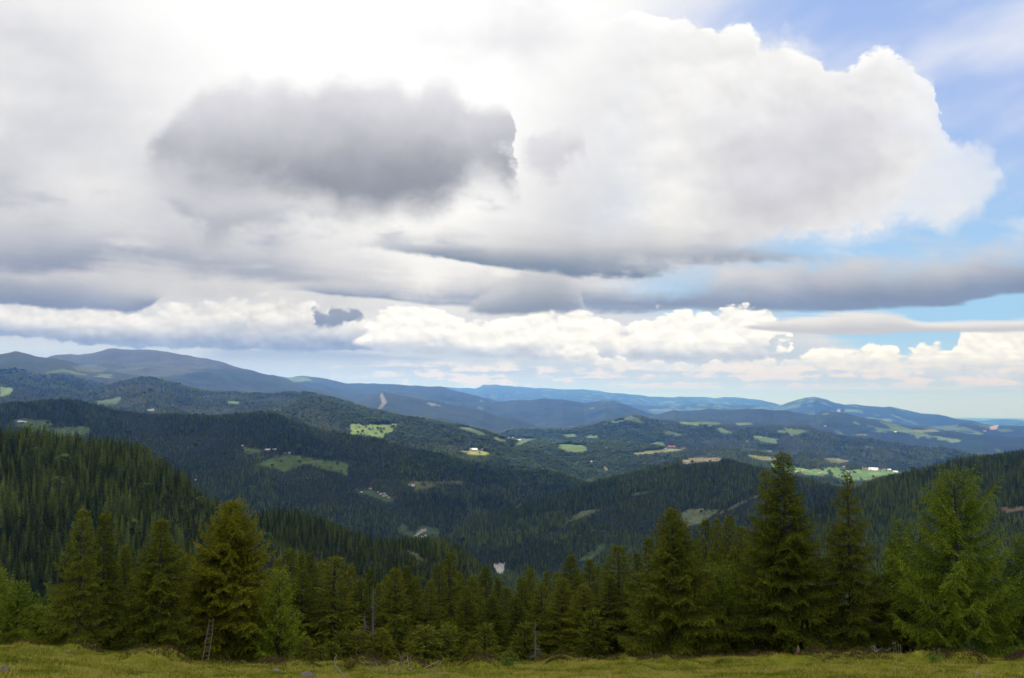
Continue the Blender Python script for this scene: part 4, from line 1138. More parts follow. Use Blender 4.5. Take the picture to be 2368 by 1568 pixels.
def conifer(seed, H, Rad, prof, kind="spruce", whorl=0.30, per=6, gap=0.0, first=0.04, lat=0.42, fill=1.0, lump=.22, needles=None):
    """a conifer: trunk with limbs, and a crown of drooping branches carrying side twigs set with needle sprigs.
    prof(t): crown radius (share of Rad) at height share t. Returns crown mesh, trunk mesh."""
    g = np.random.default_rng(seed)
    larch = kind == "larch"
    P, D, Ln, Wd, Tn = [], [], [], [], []
    wob = g.normal(0, .012 * H / 10, (9, 2)).cumsum(0) * .5
    zt = np.linspace(0, H, 9)

    def axis(z): return np.array([np.interp(z, zt, wob[:, 0]), np.interp(z, zt, wob[:, 1]), z])
    r0 = 0.016 * H + 0.02
    limbs = [tube([axis(q) - np.array([0, 0, .35 if q == 0 else 0]) for q in np.linspace(0, H * .985, 12)], r0 * (1 - np.linspace(0, 1, 12)) ** .8 + .012, 8)]
    z = H * first
    ph1, ph2 = g.uniform(0, 6.28, 2)
    while z < H * 0.985:
        t = z / H
        nb = max(3, int(round(per * (0.75 + 0.5 * (1 - t)) * (1 if not larch else .8))))
        a0 = g.uniform(0, 6.28)
        for k in range(nb):
            a = a0 + k * 6.2832 / nb + g.normal(0, .25)
            L = Rad * prof(t) * g.uniform(.70, 1.10) * (1 + lump * math.sin(2 * a + ph1 + 5 * t) * math.sin(9 * t + ph2 + a))
            if L < .10: L = .10 + .1 * g.random()
            if g.random() < gap * (1 if t > .35 else .5): continue
            bz = z + g.normal(0, .05)
            up = (np.interp(t, [0, .3, .6, .85, 1], [.02, .06, .18, .55, 1.0]) if not larch else np.interp(t, [0, .4, .8, 1], [.10, .28, .55, 1.0])) + g.normal(0, .07)
            sag = np.interp(t, [0, .4, .8, 1], [.52, .42, .25, .0]) * (1 if not larch else .55)
            tipup = .26 if not larch else .34
            n = max(5, int(L / .11)); s = np.linspace(0, 1, n)
            hd = np.array([math.cos(a), math.sin(a), 0]); pd = np.array([-hd[1], hd[0], 0])
            bend = g.normal(0, .12)
            base = axis(min(bz, H))
            pth = base + np.outer(L * s, hd) + np.outer(L * bend * s * s, pd)
            pth[:, 2] += L * (up * s - sag * s ** 1.7 + tipup * s ** 4)
            if L > .5: limbs.append(tube(pth[::max(1, n // 5)], np.linspace(.012 + (.010 if not larch else .005) * L, .005, len(pth[::max(1, n // 5)])), 3))
            tan = unit(np.gradient(pth, axis=0))
            s0 = .12 if not larch else .10
            ok = s > s0 * (1 if L > .6 else 0)
            pp, tt, ss = pth[ok], tan[ok], s[ok]
            if not len(pp): continue
            # side twigs, both sides, and some hanging
            for side in (-1, 1, 0):
                m = len(pp)
                ll = (lat * L * (1 - ss) ** .7 * np.clip(ss * 3.5, .35, 1) + .13) * g.uniform(.6, 1.25, m)
                ll = np.minimum(ll, .95)
                hang = -(.25 + .35 * g.random(m)) if not larch else -(.35 + .6 * g.random(m))
                if side == 0:
                    ll = ll * .5
                    dr = unit(tt * .7 + np.outer(g.normal(0, .5, m), pd) + np.stack([0 * ss, 0 * ss, hang * 1.4], 1))
                else:
                    dr = unit(tt * g.uniform(.55, .95, m)[:, None] + np.outer(side * g.uniform(.6, 1.0, m), pd) + np.stack([0 * ss, 0 * ss, hang], 1))
                step = (.047 if not larch else .042) / fill
                cnt = np.maximum(1, (ll / step).astype(int))
                ix = np.repeat(np.arange(m), cnt)
                fr = (np.concatenate([np.arange(c) for c in cnt]) + g.random(len(ix))) / np.repeat(cnt, cnt)
                P.append(pp[ix] + dr[ix] * (ll[ix] * fr)[:, None] + g.normal(0, .02, (len(ix), 3)) + np.stack([0 * fr, 0 * fr, -.12 * ll[ix] * fr * fr], 1))
                D.append(unit(dr[ix] + g.normal(0, .30 if not larch else .26, (len(ix), 3)) + np.array([0, 0, -.10 if not larch else -.12])))
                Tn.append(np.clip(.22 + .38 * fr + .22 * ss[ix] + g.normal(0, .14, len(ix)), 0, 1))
            # tip of the branch
            P.append(pth[-3:]); D.append(tan[-3:]); Tn.append(np.full(3, .85))
        z += whorl * (0.55 + 0.75 * (1 - t)) * g.uniform(.8, 1.2)
    # leader
    q = np.linspace(.93, 1.0, 14)
    P.append(np.array([axis(H * k) for k in q])); D.append(unit(np.stack([g.normal(0, .5, 14), g.normal(0, .5, 14), np.full(14, .9)], 1))); Tn.append(np.full(14, .8))
    P, D, Tn = np.concatenate(P), np.concatenate(D), np.concatenate(Tn)
    n = len(P)
    ln = (g.uniform(.12, .26, n) if not larch else g.uniform(.10, .22, n))
    wd = (g.uniform(.016, .030, n) if not larch else g.uniform(.016, .028, n))
    pr = unit(np.cross(D, unit(g.normal(0, 1, (n, 3)))))
    mid, tip = P + D * (ln * .45)[:, None], P + D * ln[:, None]
    co = np.stack([P, mid + pr * wd[:, None], tip, mid - pr * wd[:, None]], 1).reshape(-1, 3)
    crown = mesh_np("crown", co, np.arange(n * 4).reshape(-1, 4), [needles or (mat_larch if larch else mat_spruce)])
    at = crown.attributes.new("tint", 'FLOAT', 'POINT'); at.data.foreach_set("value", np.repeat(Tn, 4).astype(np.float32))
    tc_, tf = join(limbs)
    trunk = mesh_np("trunk", tc_, tf, [mat_trunk], smooth=True)
    return crown, trunk, n


mat_trunk = plain_mat("trunk_bark", (.075, .058, .048), 0.95, 0.5, 9.0, 0.4)
mat_dead = plain_mat("dead_wood", (.190, .165, .150), 0.9, 0.4, 8.0)
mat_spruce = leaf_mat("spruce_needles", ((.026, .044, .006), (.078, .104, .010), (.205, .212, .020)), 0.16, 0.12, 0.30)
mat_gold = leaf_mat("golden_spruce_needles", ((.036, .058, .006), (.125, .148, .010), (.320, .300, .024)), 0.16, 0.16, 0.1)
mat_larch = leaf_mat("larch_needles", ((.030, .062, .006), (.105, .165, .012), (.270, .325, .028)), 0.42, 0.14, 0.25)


def prof_cone(pw=.85, skirt=.12): return lambda t: (max(1 - t, 0) ** pw) * min(1.0, .62 + t / skirt * .38)
def prof_round(t): return (max(1 - t ** 2.1, 0) ** .85) * min(1.0, .75 + t * 2) * (0.92 + 0.08 * math.sin(t * 40))
def prof_narrow(t): return (max(1 - t, 0) ** .62) * min(1.0, .7 + t * 3)
def prof_lumpy(a, b): return lambda t: (max(1 - t, 0) ** .8) * min(1.0, .65 + t * 3) * (1 + .22 * math.sin(a + b * t))
def prof_spire(t): return np.interp(t, [0, .08, .35, .6, .72, .8, .9, 1], [.75, 1, .92, .66, .40, .30, .22, .03])
def prof_tiered(t): return np.interp(t, [0, .1, .3, .5, .6, .7, .8, .88, .95, 1], [.6, 1, .93, .78, .60, .50, .38, .20, .09, .02])
def prof_larch(t): return np.interp(t, [0, .08, .25, .45, .6, .66, .78, .88, .96, 1], [.7, .92, 1, .82, .66, .48, .56, .36, .22, .05])


def place(px, top, d):
    x, y, z = at_px(px, d)
    u, v = ang(px, top)
    return (x, y, z), v * y - z                # height so that the tip is seen at that row


S2D = 0.5778                                   # photo file pixels -> picture units


def own_tree(name, px, top, d, w, prof, label, group, cat="tree", **kw):
    loc, H = place(px * S2D, top * S2D, d)
    Rad = w * S2D / FPX * d / 2 * 1.22
    crown, trunk, n = conifer(kw.pop("seed", int(px)), H, Rad, prof, **kw)
    e = empty(name, loc)
    e.rotation_euler = (0, 0, 0)
    link("trunk", trunk, e); link("crown", crown, e)
    tag(e, label, cat, group)
    return e


EDGE_G = "trees along the edge of the meadow"
own_tree("spruce_tree", 350, 2034, 57, 240, prof_cone(.9), "tall pointed spruce with layered drooping boughs, leftmost of the big edge spruces", EDGE_G, per=6, whorl=0.47, lat=.36)
own_tree("spruce_tree", 440, 2054, 62, 165, prof_narrow, "dark slender spruce half hidden just right of the leftmost big spruce", EDGE_G, whorl=0.41)
own_tree("spruce_tree", 661, 2079, 57, 300, prof_lumpy(1.0, 11), "broad spruce with a blunt top between the slender dark spruce and the ladder tree", EDGE_G, whorl=0.36, per=7)
own_tree("spruce_tree", 935, 2011, 60.5, 385, prof_round, "massive dense golden green spruce with a rounded top and a ladder against it", EDGE_G, whorl=0.30, per=8, fill=1.05, lat=.36, needles=mat_gold)
own_tree("spruce_tree", 2682, 2038, 56, 345, prof_tiered, "full conical spruce with a thin spire top right of the bare dead tree", EDGE_G, whorl=0.34, per=7)
own_tree("spruce_tree", 3128, 1817, 57, 345, prof_spire, "tallest spruce of all with a ragged spire, left of the stump", EDGE_G, whorl=0.41, per=7, gap=.16, lat=.45)
own_tree("spruce_tree", 3055, 1879, 58.2, 200, prof_spire, "thin spruce top rising beside the left flank of the tallest spruce", EDGE_G, whorl=0.44, per=5, gap=.1)
own_tree("spruce_tree", 3379, 1890, 59, 330, prof_cone(.95), "tall open spruce with see-through tiers between the tallest spruce and the larch", EDGE_G, whorl=0.47, per=6, gap=.14)
own_tree("larch_tree", 3801, 1896, 56, 400, prof_larch, "huge feathery yellow green larch near the right border", EDGE_G, kind="larch", whorl=0.62, per=7, lat=.46, fill=1.15, lump=.34)
own_tree("larch_tree", 4110, 2150, 61, 380, prof_larch, "feathery larch cut by the right border of the photo", EDGE_G, kind="larch", whorl=0.55, per=6, lat=.5)
own_tree("larch_tree", 3585, 2095, 64, 240, prof_larch, "smaller larch top leaning out left of the huge larch", EDGE_G, kind="larch", whorl=0.55, per=6)
own_tree("larch_tree", 2871, 2274, 60, 290, prof_larch, "dark green feathery larch between the conical spruce and the tallest spruce", EDGE_G, kind="larch", whorl=0.44, per=7)
own_tree("larch_tree", 1135, 2290, 58.5, 200, prof_larch, "bluish green soft larch pressed against the right side of the ladder tree", EDGE_G, kind="larch", whorl=0.44, per=7)

own_tree("larch_tree", 28, 2280, 66, 190, prof_cone(.7), "bright green young larch cut by the left border of the photo", EDGE_G, kind="larch", whorl=.34, per=7)
own_tree("larch_tree", 108, 2335, 64, 190, prof_cone(.7), "bright green young larch second from the left border of the photo", EDGE_G, kind="larch", whorl=.34, per=7)
own_tree("larch_tree", 205, 2430, 61, 150, prof_cone(.7), "small bright larch at the left foot of the leftmost big spruce", EDGE_G, kind="larch", whorl=.32, per=7)
PROTO = {}


def proto(key):
    if key not in PROTO:
        spec = {"a": (11.0, 2.4, prof_cone(.72), dict(whorl=0.40, per=7)), "b": (11.0, 2.3, prof_lumpy(.5, 17), dict(whorl=0.42, per=7, gap=.06)), "c": (11.0, 2.4, prof_tiered, dict(whorl=0.44, per=6, gap=.1)),
                "d": (11.0, 2.2, prof_lumpy(2, 14), dict(whorl=0.44, per=6)), "e": (11.0, 2.3, prof_cone(.9), dict(whorl=0.46, per=6, gap=.10)),
                "s": (3.2, 1.0, prof_cone(.8), dict(whorl=0.28, per=5, lat=.5)), "t": (3.2, .95, prof_cone(1.0), dict(whorl=0.33, per=5, lat=.45, gap=.1)), "u": (3.2, 1.05, prof_lumpy(0, 9), dict(whorl=0.28, per=5, lat=.5))}[key]
        H, Rd, pf, kw = spec
        PROTO[key] = (H, Rd) + conifer(100 + ord(key), H, Rd, pf, **kw)[:2]
    return PROTO[key]


g40 = np.random.default_rng(40)


def copy_tree(key, px, top, d, w, label, group):
    H0, R0, crown, trunk = proto(key)
    loc, H = place(px * S2D, top * S2D, d)
    Rad = w * S2D / FPX * d / 2 * 1.5
    e = empty("young_spruce" if key in "stu" else "spruce_tree", loc)
    e.scale = (Rad / R0, Rad / R0, H / H0); e.rotation_euler = (0, 0, g40.uniform(0, 6.28))
    link("trunk", trunk, e); link("crown", crown, e)
    tag(e, label, "tree", group)


BACK = "spruces in the row behind the meadow edge"
L_ = "dark row spruce, "
for key, px, top, d, w, label in [
    ("b", 527, 2186, 66, 130, "small pointed spruce in the gap between the slender and the blunt-topped spruce"),
    ("a", 480, 2250, 70, 130, "low spruce half hidden behind the slender dark spruce"),
    ("e", 757, 2226, 68, 130, "small spruce tip between the blunt-topped spruce and the ladder tree"),
    ("c", 722, 2310, 66, 140, "low dark spruce filling the gap left of the ladder tree"),
    ("d", 185, 2420, 62, 170, "low bushy conifer at the foot of the leftmost big spruce"),
    ("b", 1128, 2238, 71, 140, "first spruce right of the ladder tree, dark and partly hidden by the soft larch"),
    ("a", 1176, 2198, 76, 150, L_ + "first of three tips right of the ladder tree"),
    ("e", 1219, 2211, 79, 130, L_ + "middle of three close tips"), ("b", 1254, 2219, 80, 130, L_ + "last of three close tips"),
    ("c", 1224, 2280, 66, 170, L_ + "in front of three close tips"), ("d", 1348, 2224, 66, 250, L_ + "broadest with a wide loose crown"),
    ("a", 1390, 2340, 70, 140, L_ + "low one at the broad one's right foot"), ("b", 1417, 2262, 72, 150, L_ + "slim one left of the two grey snags"),
    ("e", 1490, 2274, 73, 120, L_ + "just behind the tall grey snag"), ("c", 1527, 2335, 76, 110, L_ + "low one right of the tall grey snag"),
    ("a", 1589, 2274, 68, 175, L_ + "left twin above the young spruces"), ("b", 1632, 2269, 71, 150, L_ + "right twin above the young spruces"),
    ("c", 1703, 2371, 70, 130, L_ + "lowest one in a dip of the row"), ("d", 1764, 2254, 70, 150, L_ + "left shoulder of the tallest middle one"),
    ("e", 1802, 2208, 74, 190, L_ + "tallest one in the middle with a long tip"), ("a", 1842, 2290, 76, 130, L_ + "right shoulder of the tallest middle one"),
    ("b", 1891, 2307, 68, 175, L_ + "dense one below the white gravel pit"), ("c", 1944, 2264, 74, 140, L_ + "pointed one left of the gravel pit"),
    ("e", 1995, 2310, 72, 110, L_ + "thin one right under the gravel pit"), ("d", 2062, 2390, 66, 165, L_ + "low bushy one left of the bare dead tree"),
    ("b", 2086, 2312, 72, 130, L_ + "left of a close pair behind the dead tree"), ("a", 2119, 2272, 76, 140, L_ + "right of a close pair behind the dead tree"),
    ("e", 2185, 2282, 77, 110, "thin spruce tip directly above and right of the bare dead tree"), ("c", 2163, 2330, 67, 160, "dark spruce directly behind the bare dead tree"),
    ("d", 2225, 2290, 74, 150, "second spruce right of the bare dead tree, blunt topped"), ("a", 2245, 2310, 65, 180, "bushy spruce close right of the bare dead tree"),
    ("b", 2281, 2224, 74, 170, "third spruce right of the bare dead tree, with a sharp tip"), ("e", 2353, 2235, 68, 150, "slim spruce in front of the pale clear-cut slope right of the dead tree"),
    ("c", 2383, 2262, 72, 130, "short spruce just right of the slim one before the clear-cut"), ("a", 2330, 2340, 63, 175, "low spruce in front of the slim one before the clear-cut"),
    ("d", 2465, 2181, 64, 240, "broad spruce left of the conical spire-topped spruce"), ("b", 2541, 2216, 71, 130, "small tip between the broad spruce and the conical one"),
    ("e", 2589, 2147, 67, 185, "tall spruce tip close left of the conical spire-topped spruce"), ("c", 2811, 2074, 70, 170, "leftmost of four tips between the conical and the tallest spruce"),
    ("b", 2857, 2079, 75, 120, "second of four tips between the conical and the tallest spruce"), ("a", 2906, 2064, 72, 175, "third and highest of four tips left of the tallest spruce"),
    ("d", 2957, 2103, 68, 180, "last of four tips, touching the tallest spruce"), ("c", 2842, 2203, 64, 175, "dark spruce below the four tips and above the dark larch"),
    ("b", 3547, 2173, 65, 125, "small dark spruce in the gap left of the huge larch"), ("e", 3673, 2103, 67, 110, "narrow dark spruce tip peeping out behind the huge larch"),
    ("a", 3470, 2300, 64, 170, "low dark spruce filling the gap right of the open tiered spruce"),
    ("a", 1070, 2330, 66, 150, "dark spruce showing left of the soft larch beside the ladder tree"), ("b", 1300, 2250, 82, 150, L_ + "deeper tip between the three close tips and the broad one"),
    ("c", 1455, 2320, 68, 150, L_ + "full dark one directly behind the two grey snags"), ("d", 1555, 2300, 79, 140, L_ + "deeper one left of the left twin"),
    ("a", 1668, 2310, 79, 150, L_ + "deeper one right of the right twin"), ("e", 1730, 2320, 66, 150, L_ + "full one left below the tallest middle one"),
    ("b", 1868, 2350, 64, 160, L_ + "low full one right below the tallest middle one"), ("d", 1920, 2350, 80, 140, L_ + "deep one just left of the pointed one under the gravel pit"),
    ("a", 1972, 2380, 64, 160, L_ + "low full one under the gravel pit"), ("c", 2028, 2350, 78, 140, L_ + "deep one between gravel pit and dead tree"),
    ("b", 2320, 2290, 80, 150, "deep spruce tip between the sharp tip and the slim one before the clear-cut"), ("e", 2430, 2300, 63, 190, "full spruce left below the broad spruce"),
    ("a", 2515, 2330, 62, 170, "low full spruce between the broad spruce and the conical one"), ("d", 2420, 2250, 78, 140, "deep spruce tip just left of the broad spruce"),
    ("c", 2770, 2190, 66, 160, "dark spruce tucked against the right side of the conical spire-topped spruce"), ("b", 2930, 2200, 64, 190, "full dark spruce under the third and fourth of four tips"),
    ("a", 590, 2280, 64, 150, "dark spruce in the gap left of the blunt-topped spruce"), ("c", 800, 2330, 64, 150, "dark low spruce touching the ladder tree's left side"),
    ("d", 290, 2330, 66, 150, "dark low spruce behind the leftmost big spruce's left side"), ("e", 3620, 2330, 61, 200, "dark spruce hidden low behind the huge larch's left boughs"),
    ("c", 3250, 2260, 63, 220, "dark spruce behind the gap between the tallest and the open spruce"),
]: copy_tree(key, px, top, d, w, label, BACK)
YOUNG = "young spruces at the foot of the row"
Y_ = "young rim spruce, "
for key, px, top, d, w, label in [
    ("s", 1237, 2558, 54, 80, Y_ + "alone and slim, right of the soft larch"), ("t", 1204, 2470, 60, 110, Y_ + "taller dark one behind the lone slim one"),
    ("t", 1300, 2588, 54, 60, Y_ + "smallest, just right of the lone slim one"), ("u", 1343, 2573, 55, 85, Y_ + "rounded, left of the dead branch's long twig"),
    ("s", 1381, 2533, 56, 100, Y_ + "pointed, above the long curved twig"), ("u", 1447, 2530, 56, 125, Y_ + "wide one under the two grey snags"),
    ("t", 1490, 2543, 57, 80, Y_ + "narrow one directly below the tall grey snag"), ("s", 1538, 2528, 57, 105, Y_ + "dense one right of the tall grey snag"),
    ("t", 1589, 2477, 59, 125, Y_ + "left of a tall pair behind the dead branch"), ("s", 1622, 2477, 60, 105, Y_ + "right of a tall pair behind the dead branch"),
    ("u", 1668, 2533, 57, 105, Y_ + "squeezed between the tall pair and the broad bright one"), ("s", 1711, 2515, 55, 150, Y_ + "broad bright green one behind the dead branch"),
    ("s", 1782, 2528, 56, 115, Y_ + "bright one next right of the broad bright one"), ("t", 1806, 2507, 58, 115, Y_ + "taller one behind the second bright one"),
    ("t", 1860, 2540, 58, 85, Y_ + "sparse one with visible whorls"), ("u", 1898, 2568, 56, 90, Y_ + "low one right of the sparse one"),
    ("s", 1944, 2507, 58, 125, Y_ + "tall full one left of the leafy plant"), ("t", 1964, 2596, 55, 70, Y_ + "small one in front of the tall full one"),
    ("u", 2035, 2609, 54, 80, Y_ + "lowest bush behind the bright leafy plant"), ("s", 2100, 2500, 60, 120, Y_ + "dark one left of the bare dead tree"),
    ("t", 2881, 2578, 56, 70, Y_ + "small one under the dark larch"), ("u", 2365, 2450, 60, 140, Y_ + "dark one left of the broad spruce"),
]: copy_tree(key, px, top, d, w, label, YOUNG)


def dead_tree(px, top, d, w, label, seed, dens=1.0, low_bare=.05, high=.97):
    """trunk and limbs bare of needles"""
    g = np.random.default_rng(seed)
    loc, H = place(px * S2D, top * S2D, d)
    Rad = w * S2D / FPX * d / 2
    e = empty("dead_tree", loc)
    lean = g.normal(0, .01, 2)

    def ax(z): return np.array([lean[0] * z, lean[1] * z, z])
    c, f = tube([ax(q) for q in np.linspace(-.3, H, 10)], np.linspace(.03 + .014 * H, .014, 10), 7)
    link("trunk", mesh_np("trunk", c, f, [mat_dead], smooth=True), e)
    parts = []
    z = H * low_bare
    while z < H * high:
        for k in range(int(g.integers(2, 5))):
            a = g.uniform(0, 6.28); L = Rad * (1 - z / H * .8) * g.uniform(.4, 1.15)
            hd = np.array([math.cos(a), math.sin(a), 0]); s = np.linspace(0, 1, 6)
            p = ax(z) + np.outer(L * s, hd); p[:, 2] += L * (g.normal(.05, .15) * s - .45 * s ** 2 + .2 * s ** 4)
            parts.append(tube(p, np.linspace(.018, .006, 6), 3))
            for q in range(int(L / .14 * dens)):
                i = int(g.integers(1, 6)); sd = g.choice([-1, 1])
                dr = unit(hd * .6 + sd * np.array([-hd[1], hd[0], 0]) * .7 + np.array([0, 0, g.normal(-.35, .3)]))
                ll = L * g.uniform(.15, .4)
                parts.append(tube([p[i], p[i] + dr * ll * .6, p[i] + dr * ll + np.array([0, 0, -.06 * ll])], [.008, .006, .003], 3))
        z += .19 * g.uniform(.6, 1.4)
    c, f = join(parts)
    link("bare_branches", mesh_np("bare_branches", c, f, [mat_dead]), e)
    tag(e, label, "dead tree", "bare dead trees")
    return e


dead_tree(2139, 2482, 55.5, 95, "bare grey dead spruce standing by itself against the dark row", 1, 1.2)
dead_tree(1503, 2345, 61, 80, "taller thin grey snag, right of the two behind the young spruces", 2, .7, .1)
dead_tree(1469, 2442, 59.5, 110, "shorter grey snag with twiggy low branches, left of the two", 3, 1.0, .1)


def leafy(px, top, d, w, label, group, seed, mat, n=5200, leaf=.075, name="broadleaf_tree", cat="tree"):
    """a broadleaved tree or bush: stems, and leaf-sized faces through lumpy clumps"""
    g = np.random.default_rng(seed)
    loc, H = place(px * S2D, top * S2D, d)
    Rad = w * S2D / FPX * d / 2
    e = empty(name, loc)
    cl = g.normal(0, 1, (26, 3)); cl = unit(cl) * (g.uniform(.2, 1, 26) ** .5)[:, None]
    cl = cl * np.array([Rad * .75, Rad * .75, H * .36]) + np.array([0, 0, H * .58])
    pick_ = g.integers(0, 26, n)
    c = cl[pick_] + unit(g.normal(0, 1, (n, 3))) * (g.uniform(.2, 1, n) ** .4 * Rad * .34)[:, None]
    t1 = unit(g.normal(0, 1, (n, 3))); t2 = unit(np.cross(t1, g.normal(0, 1, (n, 3))))
    lf = leaf * g.uniform(.6, 1.4, n)[:, None]
    co = np.stack([c + t1 * lf, c + t2 * lf * .6, c - t1 * lf, c - t2 * lf * .6], 1).reshape(-1, 3)
    me = mesh_np("crown", co, np.arange(n * 4).reshape(-1, 4), [mat])
    at = me.attributes.new("tint", 'FLOAT', 'POINT'); at.data.foreach_set("value", np.repeat(np.clip(g.normal(.5, .22, n), 0, 1), 4).astype(np.float32))
    parts = [tube([(0, 0, -.3), (.02, 0, H * .35), (0, .03, H * .75)], [.03 + .012 * H, .02 + .008 * H, .01], 6)]
    for q in cl[:14]: parts.append(tube([(0, 0, H * .25), q * np.array([.5, .5, .8]), q], [.03, .02, .008], 4))
    tcx, tf = join(parts)
    link("trunk", mesh_np("trunk", tcx, tf, [mat_trunk], smooth=True), e); link("crown", me, e)
    tag(e, label, cat, group)


mat_leaf = leaf_mat("fresh_leaves", ((.040, .075, .016), (.075, .125, .030), (.115, .170, .045)), 0.15, 0.3, 0.2)
leafy(228, 2325, 70, 150, "rounded light green broadleaf bush left of the leftmost big spruce", "broadleaf bushes", 1, mat_leaf)
leafy(138, 2318, 73, 150, "paler broadleaf bush behind the bright conifers near the left border", "broadleaf bushes", 2, mat_leaf)
# ------------------------------------------------------------------ ladder, stump, rocks, fallen branches, plants
# ladder: two poles and rungs, leaning into the golden green spruce
f0 = np.array(at_px(838 * S2D, 56.0)); f0[2] -= .05
dx_ = FPX and (20 * S2D / FPX * np.hypot(f0[0], f0[1]))
az = math.atan2(f0[0], f0[1])
rt = np.array([math.cos(az), -math.sin(az), 0]); fwd = np.array([math.sin(az), math.cos(az), 0])
dist = np.hypot(f0[0], f0[1])
hgt = (2652 - 2530) * S2D / FPX * dist
lad = empty("ladder", tuple(f0))
mat_pole = plain_mat("weathered_pole", (.24, .20, .155), 0.85, 0.35, 5.0)
lean_r, lean_f = (862 - 838) * S2D / FPX * dist, 2.0
topv = rt * lean_r + fwd * lean_f + np.array([0, 0, hgt])
for side, (b0, nar) in enumerate(((np.zeros(3), .0), (rt * dx_ + np.array([0, 0, .03]), -.18))):
    c, f = tube([b0, b0 + topv * .33 + np.array([.012, 0, 0]), b0 + topv * .66 + rt * dx_ * nar * .5, b0 + topv + rt * dx_ * nar * 2], [.030, .027, .024, .020], 6)
    link("rail", mesh_np("rail", c, f, [mat_pole], smooth=True), lad)
nr = 10
for k in range(nr):
    q = (k + .45) / nr
    a_, b_ = topv * q - rt * .05, topv * q + rt * (dx_ * (1 - .36 * q) + .05) + np.array([0, 0, .02 + random.Random(k).uniform(-.015, .015)])
    c, f = tube([a_, (a_ + b_) / 2, b_], [.019, .021, .018], 5)
    link("rung", mesh_np("rung", c, f, [mat_pole], smooth=True), lad)
tag(lad, "weathered wooden pole ladder leaning into the golden green rounded spruce", "ladder")

# broken pointed stump
g = np.random.default_rng(8)
p = spot(3195 * S2D, 2626 * S2D, 44, 60)
dist = math.hypot(p[0], p[1]); h = 38 * S2D / FPX * dist; r = 14 * S2D / FPX * dist
n, m = 14, 7
co = []
for j in range(m):
    f = j / (m - 1)
    for i in range(n):
        a = i * 2 * math.pi / n
        top_i = h * (0.50 + 0.50 * max(0, math.cos(a - 1.9)) ** 2 * (0.8 + .4 * g.random()))
        q = r * (1.15 - .45 * f) * (1 + .16 * math.sin(3 * a + j) + g.normal(0, .05)) * (1.25 if j == 0 else 1)
        co.append((q * math.cos(a) * (1 - .55 * f * f), q * math.sin(a) * (1 - .55 * f * f), -.12 + (top_i + .12) * f))
co.append((0, 0, h * .45))
fa4 = np.array([(j * n + i, j * n + (i + 1) % n, (j + 1) * n + (i + 1) % n, (j + 1) * n + i) for j in range(m - 1) for i in range(n)])
fa3 = np.array([((m - 1) * n + i, (m - 1) * n + (i + 1) % n, m * n) for i in range(n)])
st = empty("tree_stump", p)
link("stump_wood", mesh_np("stump_wood", np.array(co), [fa4, fa3], [plain_mat("rotten_wood", (.13, .055, .036), 0.95, 0.6, 9.0, .5)]), st)
c, f = tube([(-.05 * r, 0, h * .42), (.0, 0, h * .8), (-.1 * r, .02, h * 1.06)], [r * .42, r * .26, r * .04], 6)
link("splinter", mesh_np("splinter", c, f, [mat_dead]), st)
tag(st, "broken reddish rotten stump with a grey pointed splinter right of the tallest spruce's foot", "stump")


def rock(px, py, w, hh, label, seed, mat, blocky=False):
    g = np.random.default_rng(seed)
    p = spot(px * S2D, py * S2D)
    dist = math.hypot(p[0], p[1]); rw, rh = w * S2D / FPX * dist / 2, hh * S2D / FPX * dist
    bm_co, faces = [], []
    nu, nv = 14, 8
    for j in range(nv + 1):
        th = math.pi * j / nv
        for i in range(nu):
            ph = 2 * math.pi * i / nu
            v = np.array([math.sin(th) * math.cos(ph), math.sin(th) * math.sin(ph), math.cos(th)])
            if blocky: v = np.sign(v) * np.abs(v) ** .45
            nz = 1 + .22 * math.sin(3.1 * v[0] + seed) * math.cos(2.7 * v[1] - seed) + g.normal(0, .05)
            bm_co.append((v[0] * rw * nz, v[1] * rw * .8 * nz, v[2] * rh * .75 * nz + rh * .25))
    for j in range(nv):
        for i in range(nu): faces.append((j * nu + i, (j + 1) * nu + i, (j + 1) * nu + (i + 1) % nu, j * nu + (i + 1) % nu))
    o = link("rock", mesh_np("rock", np.array(bm_co), np.array(faces), [mat], smooth=not blocky), None, p)
    tag(o, label, "rock", "stones lying in the meadow")


mat_rock = plain_mat("lichen_rock", (.17, .145, .14), 0.95, 0.55, 9.0, .5)
mat_pale = plain_mat("pale_stone", (.27, .24, .22), 0.95, 0.3, 9.0, .4)
rock(14, 2690, 34, 17, "grey rounded rock at the lower left corner of the meadow", 1, mat_rock)
rock(1227, 2710, 60, 17, "lichen covered rock at the bottom border left of the dead branch", 2, mat_rock)
rock(1105, 2688, 20, 9, "squared pale stone block on a hump right of the ladder tree", 3, mat_pale, True)
rock(273, 2610, 14, 6, "small white stone near the rim below the leftmost big spruce", 4, mat_pale)
rock(766, 2697, 12, 6, "small white stone beside a bare soil patch left below the ladder", 5, mat_pale)
rock(1642, 2682, 14, 8, "small pale stone among the dead branch's twigs", 6, mat_pale)
rock(3905, 2697, 26, 8, "flat pale stone in the grass right of the orange tuft, lower right", 7, mat_pale)

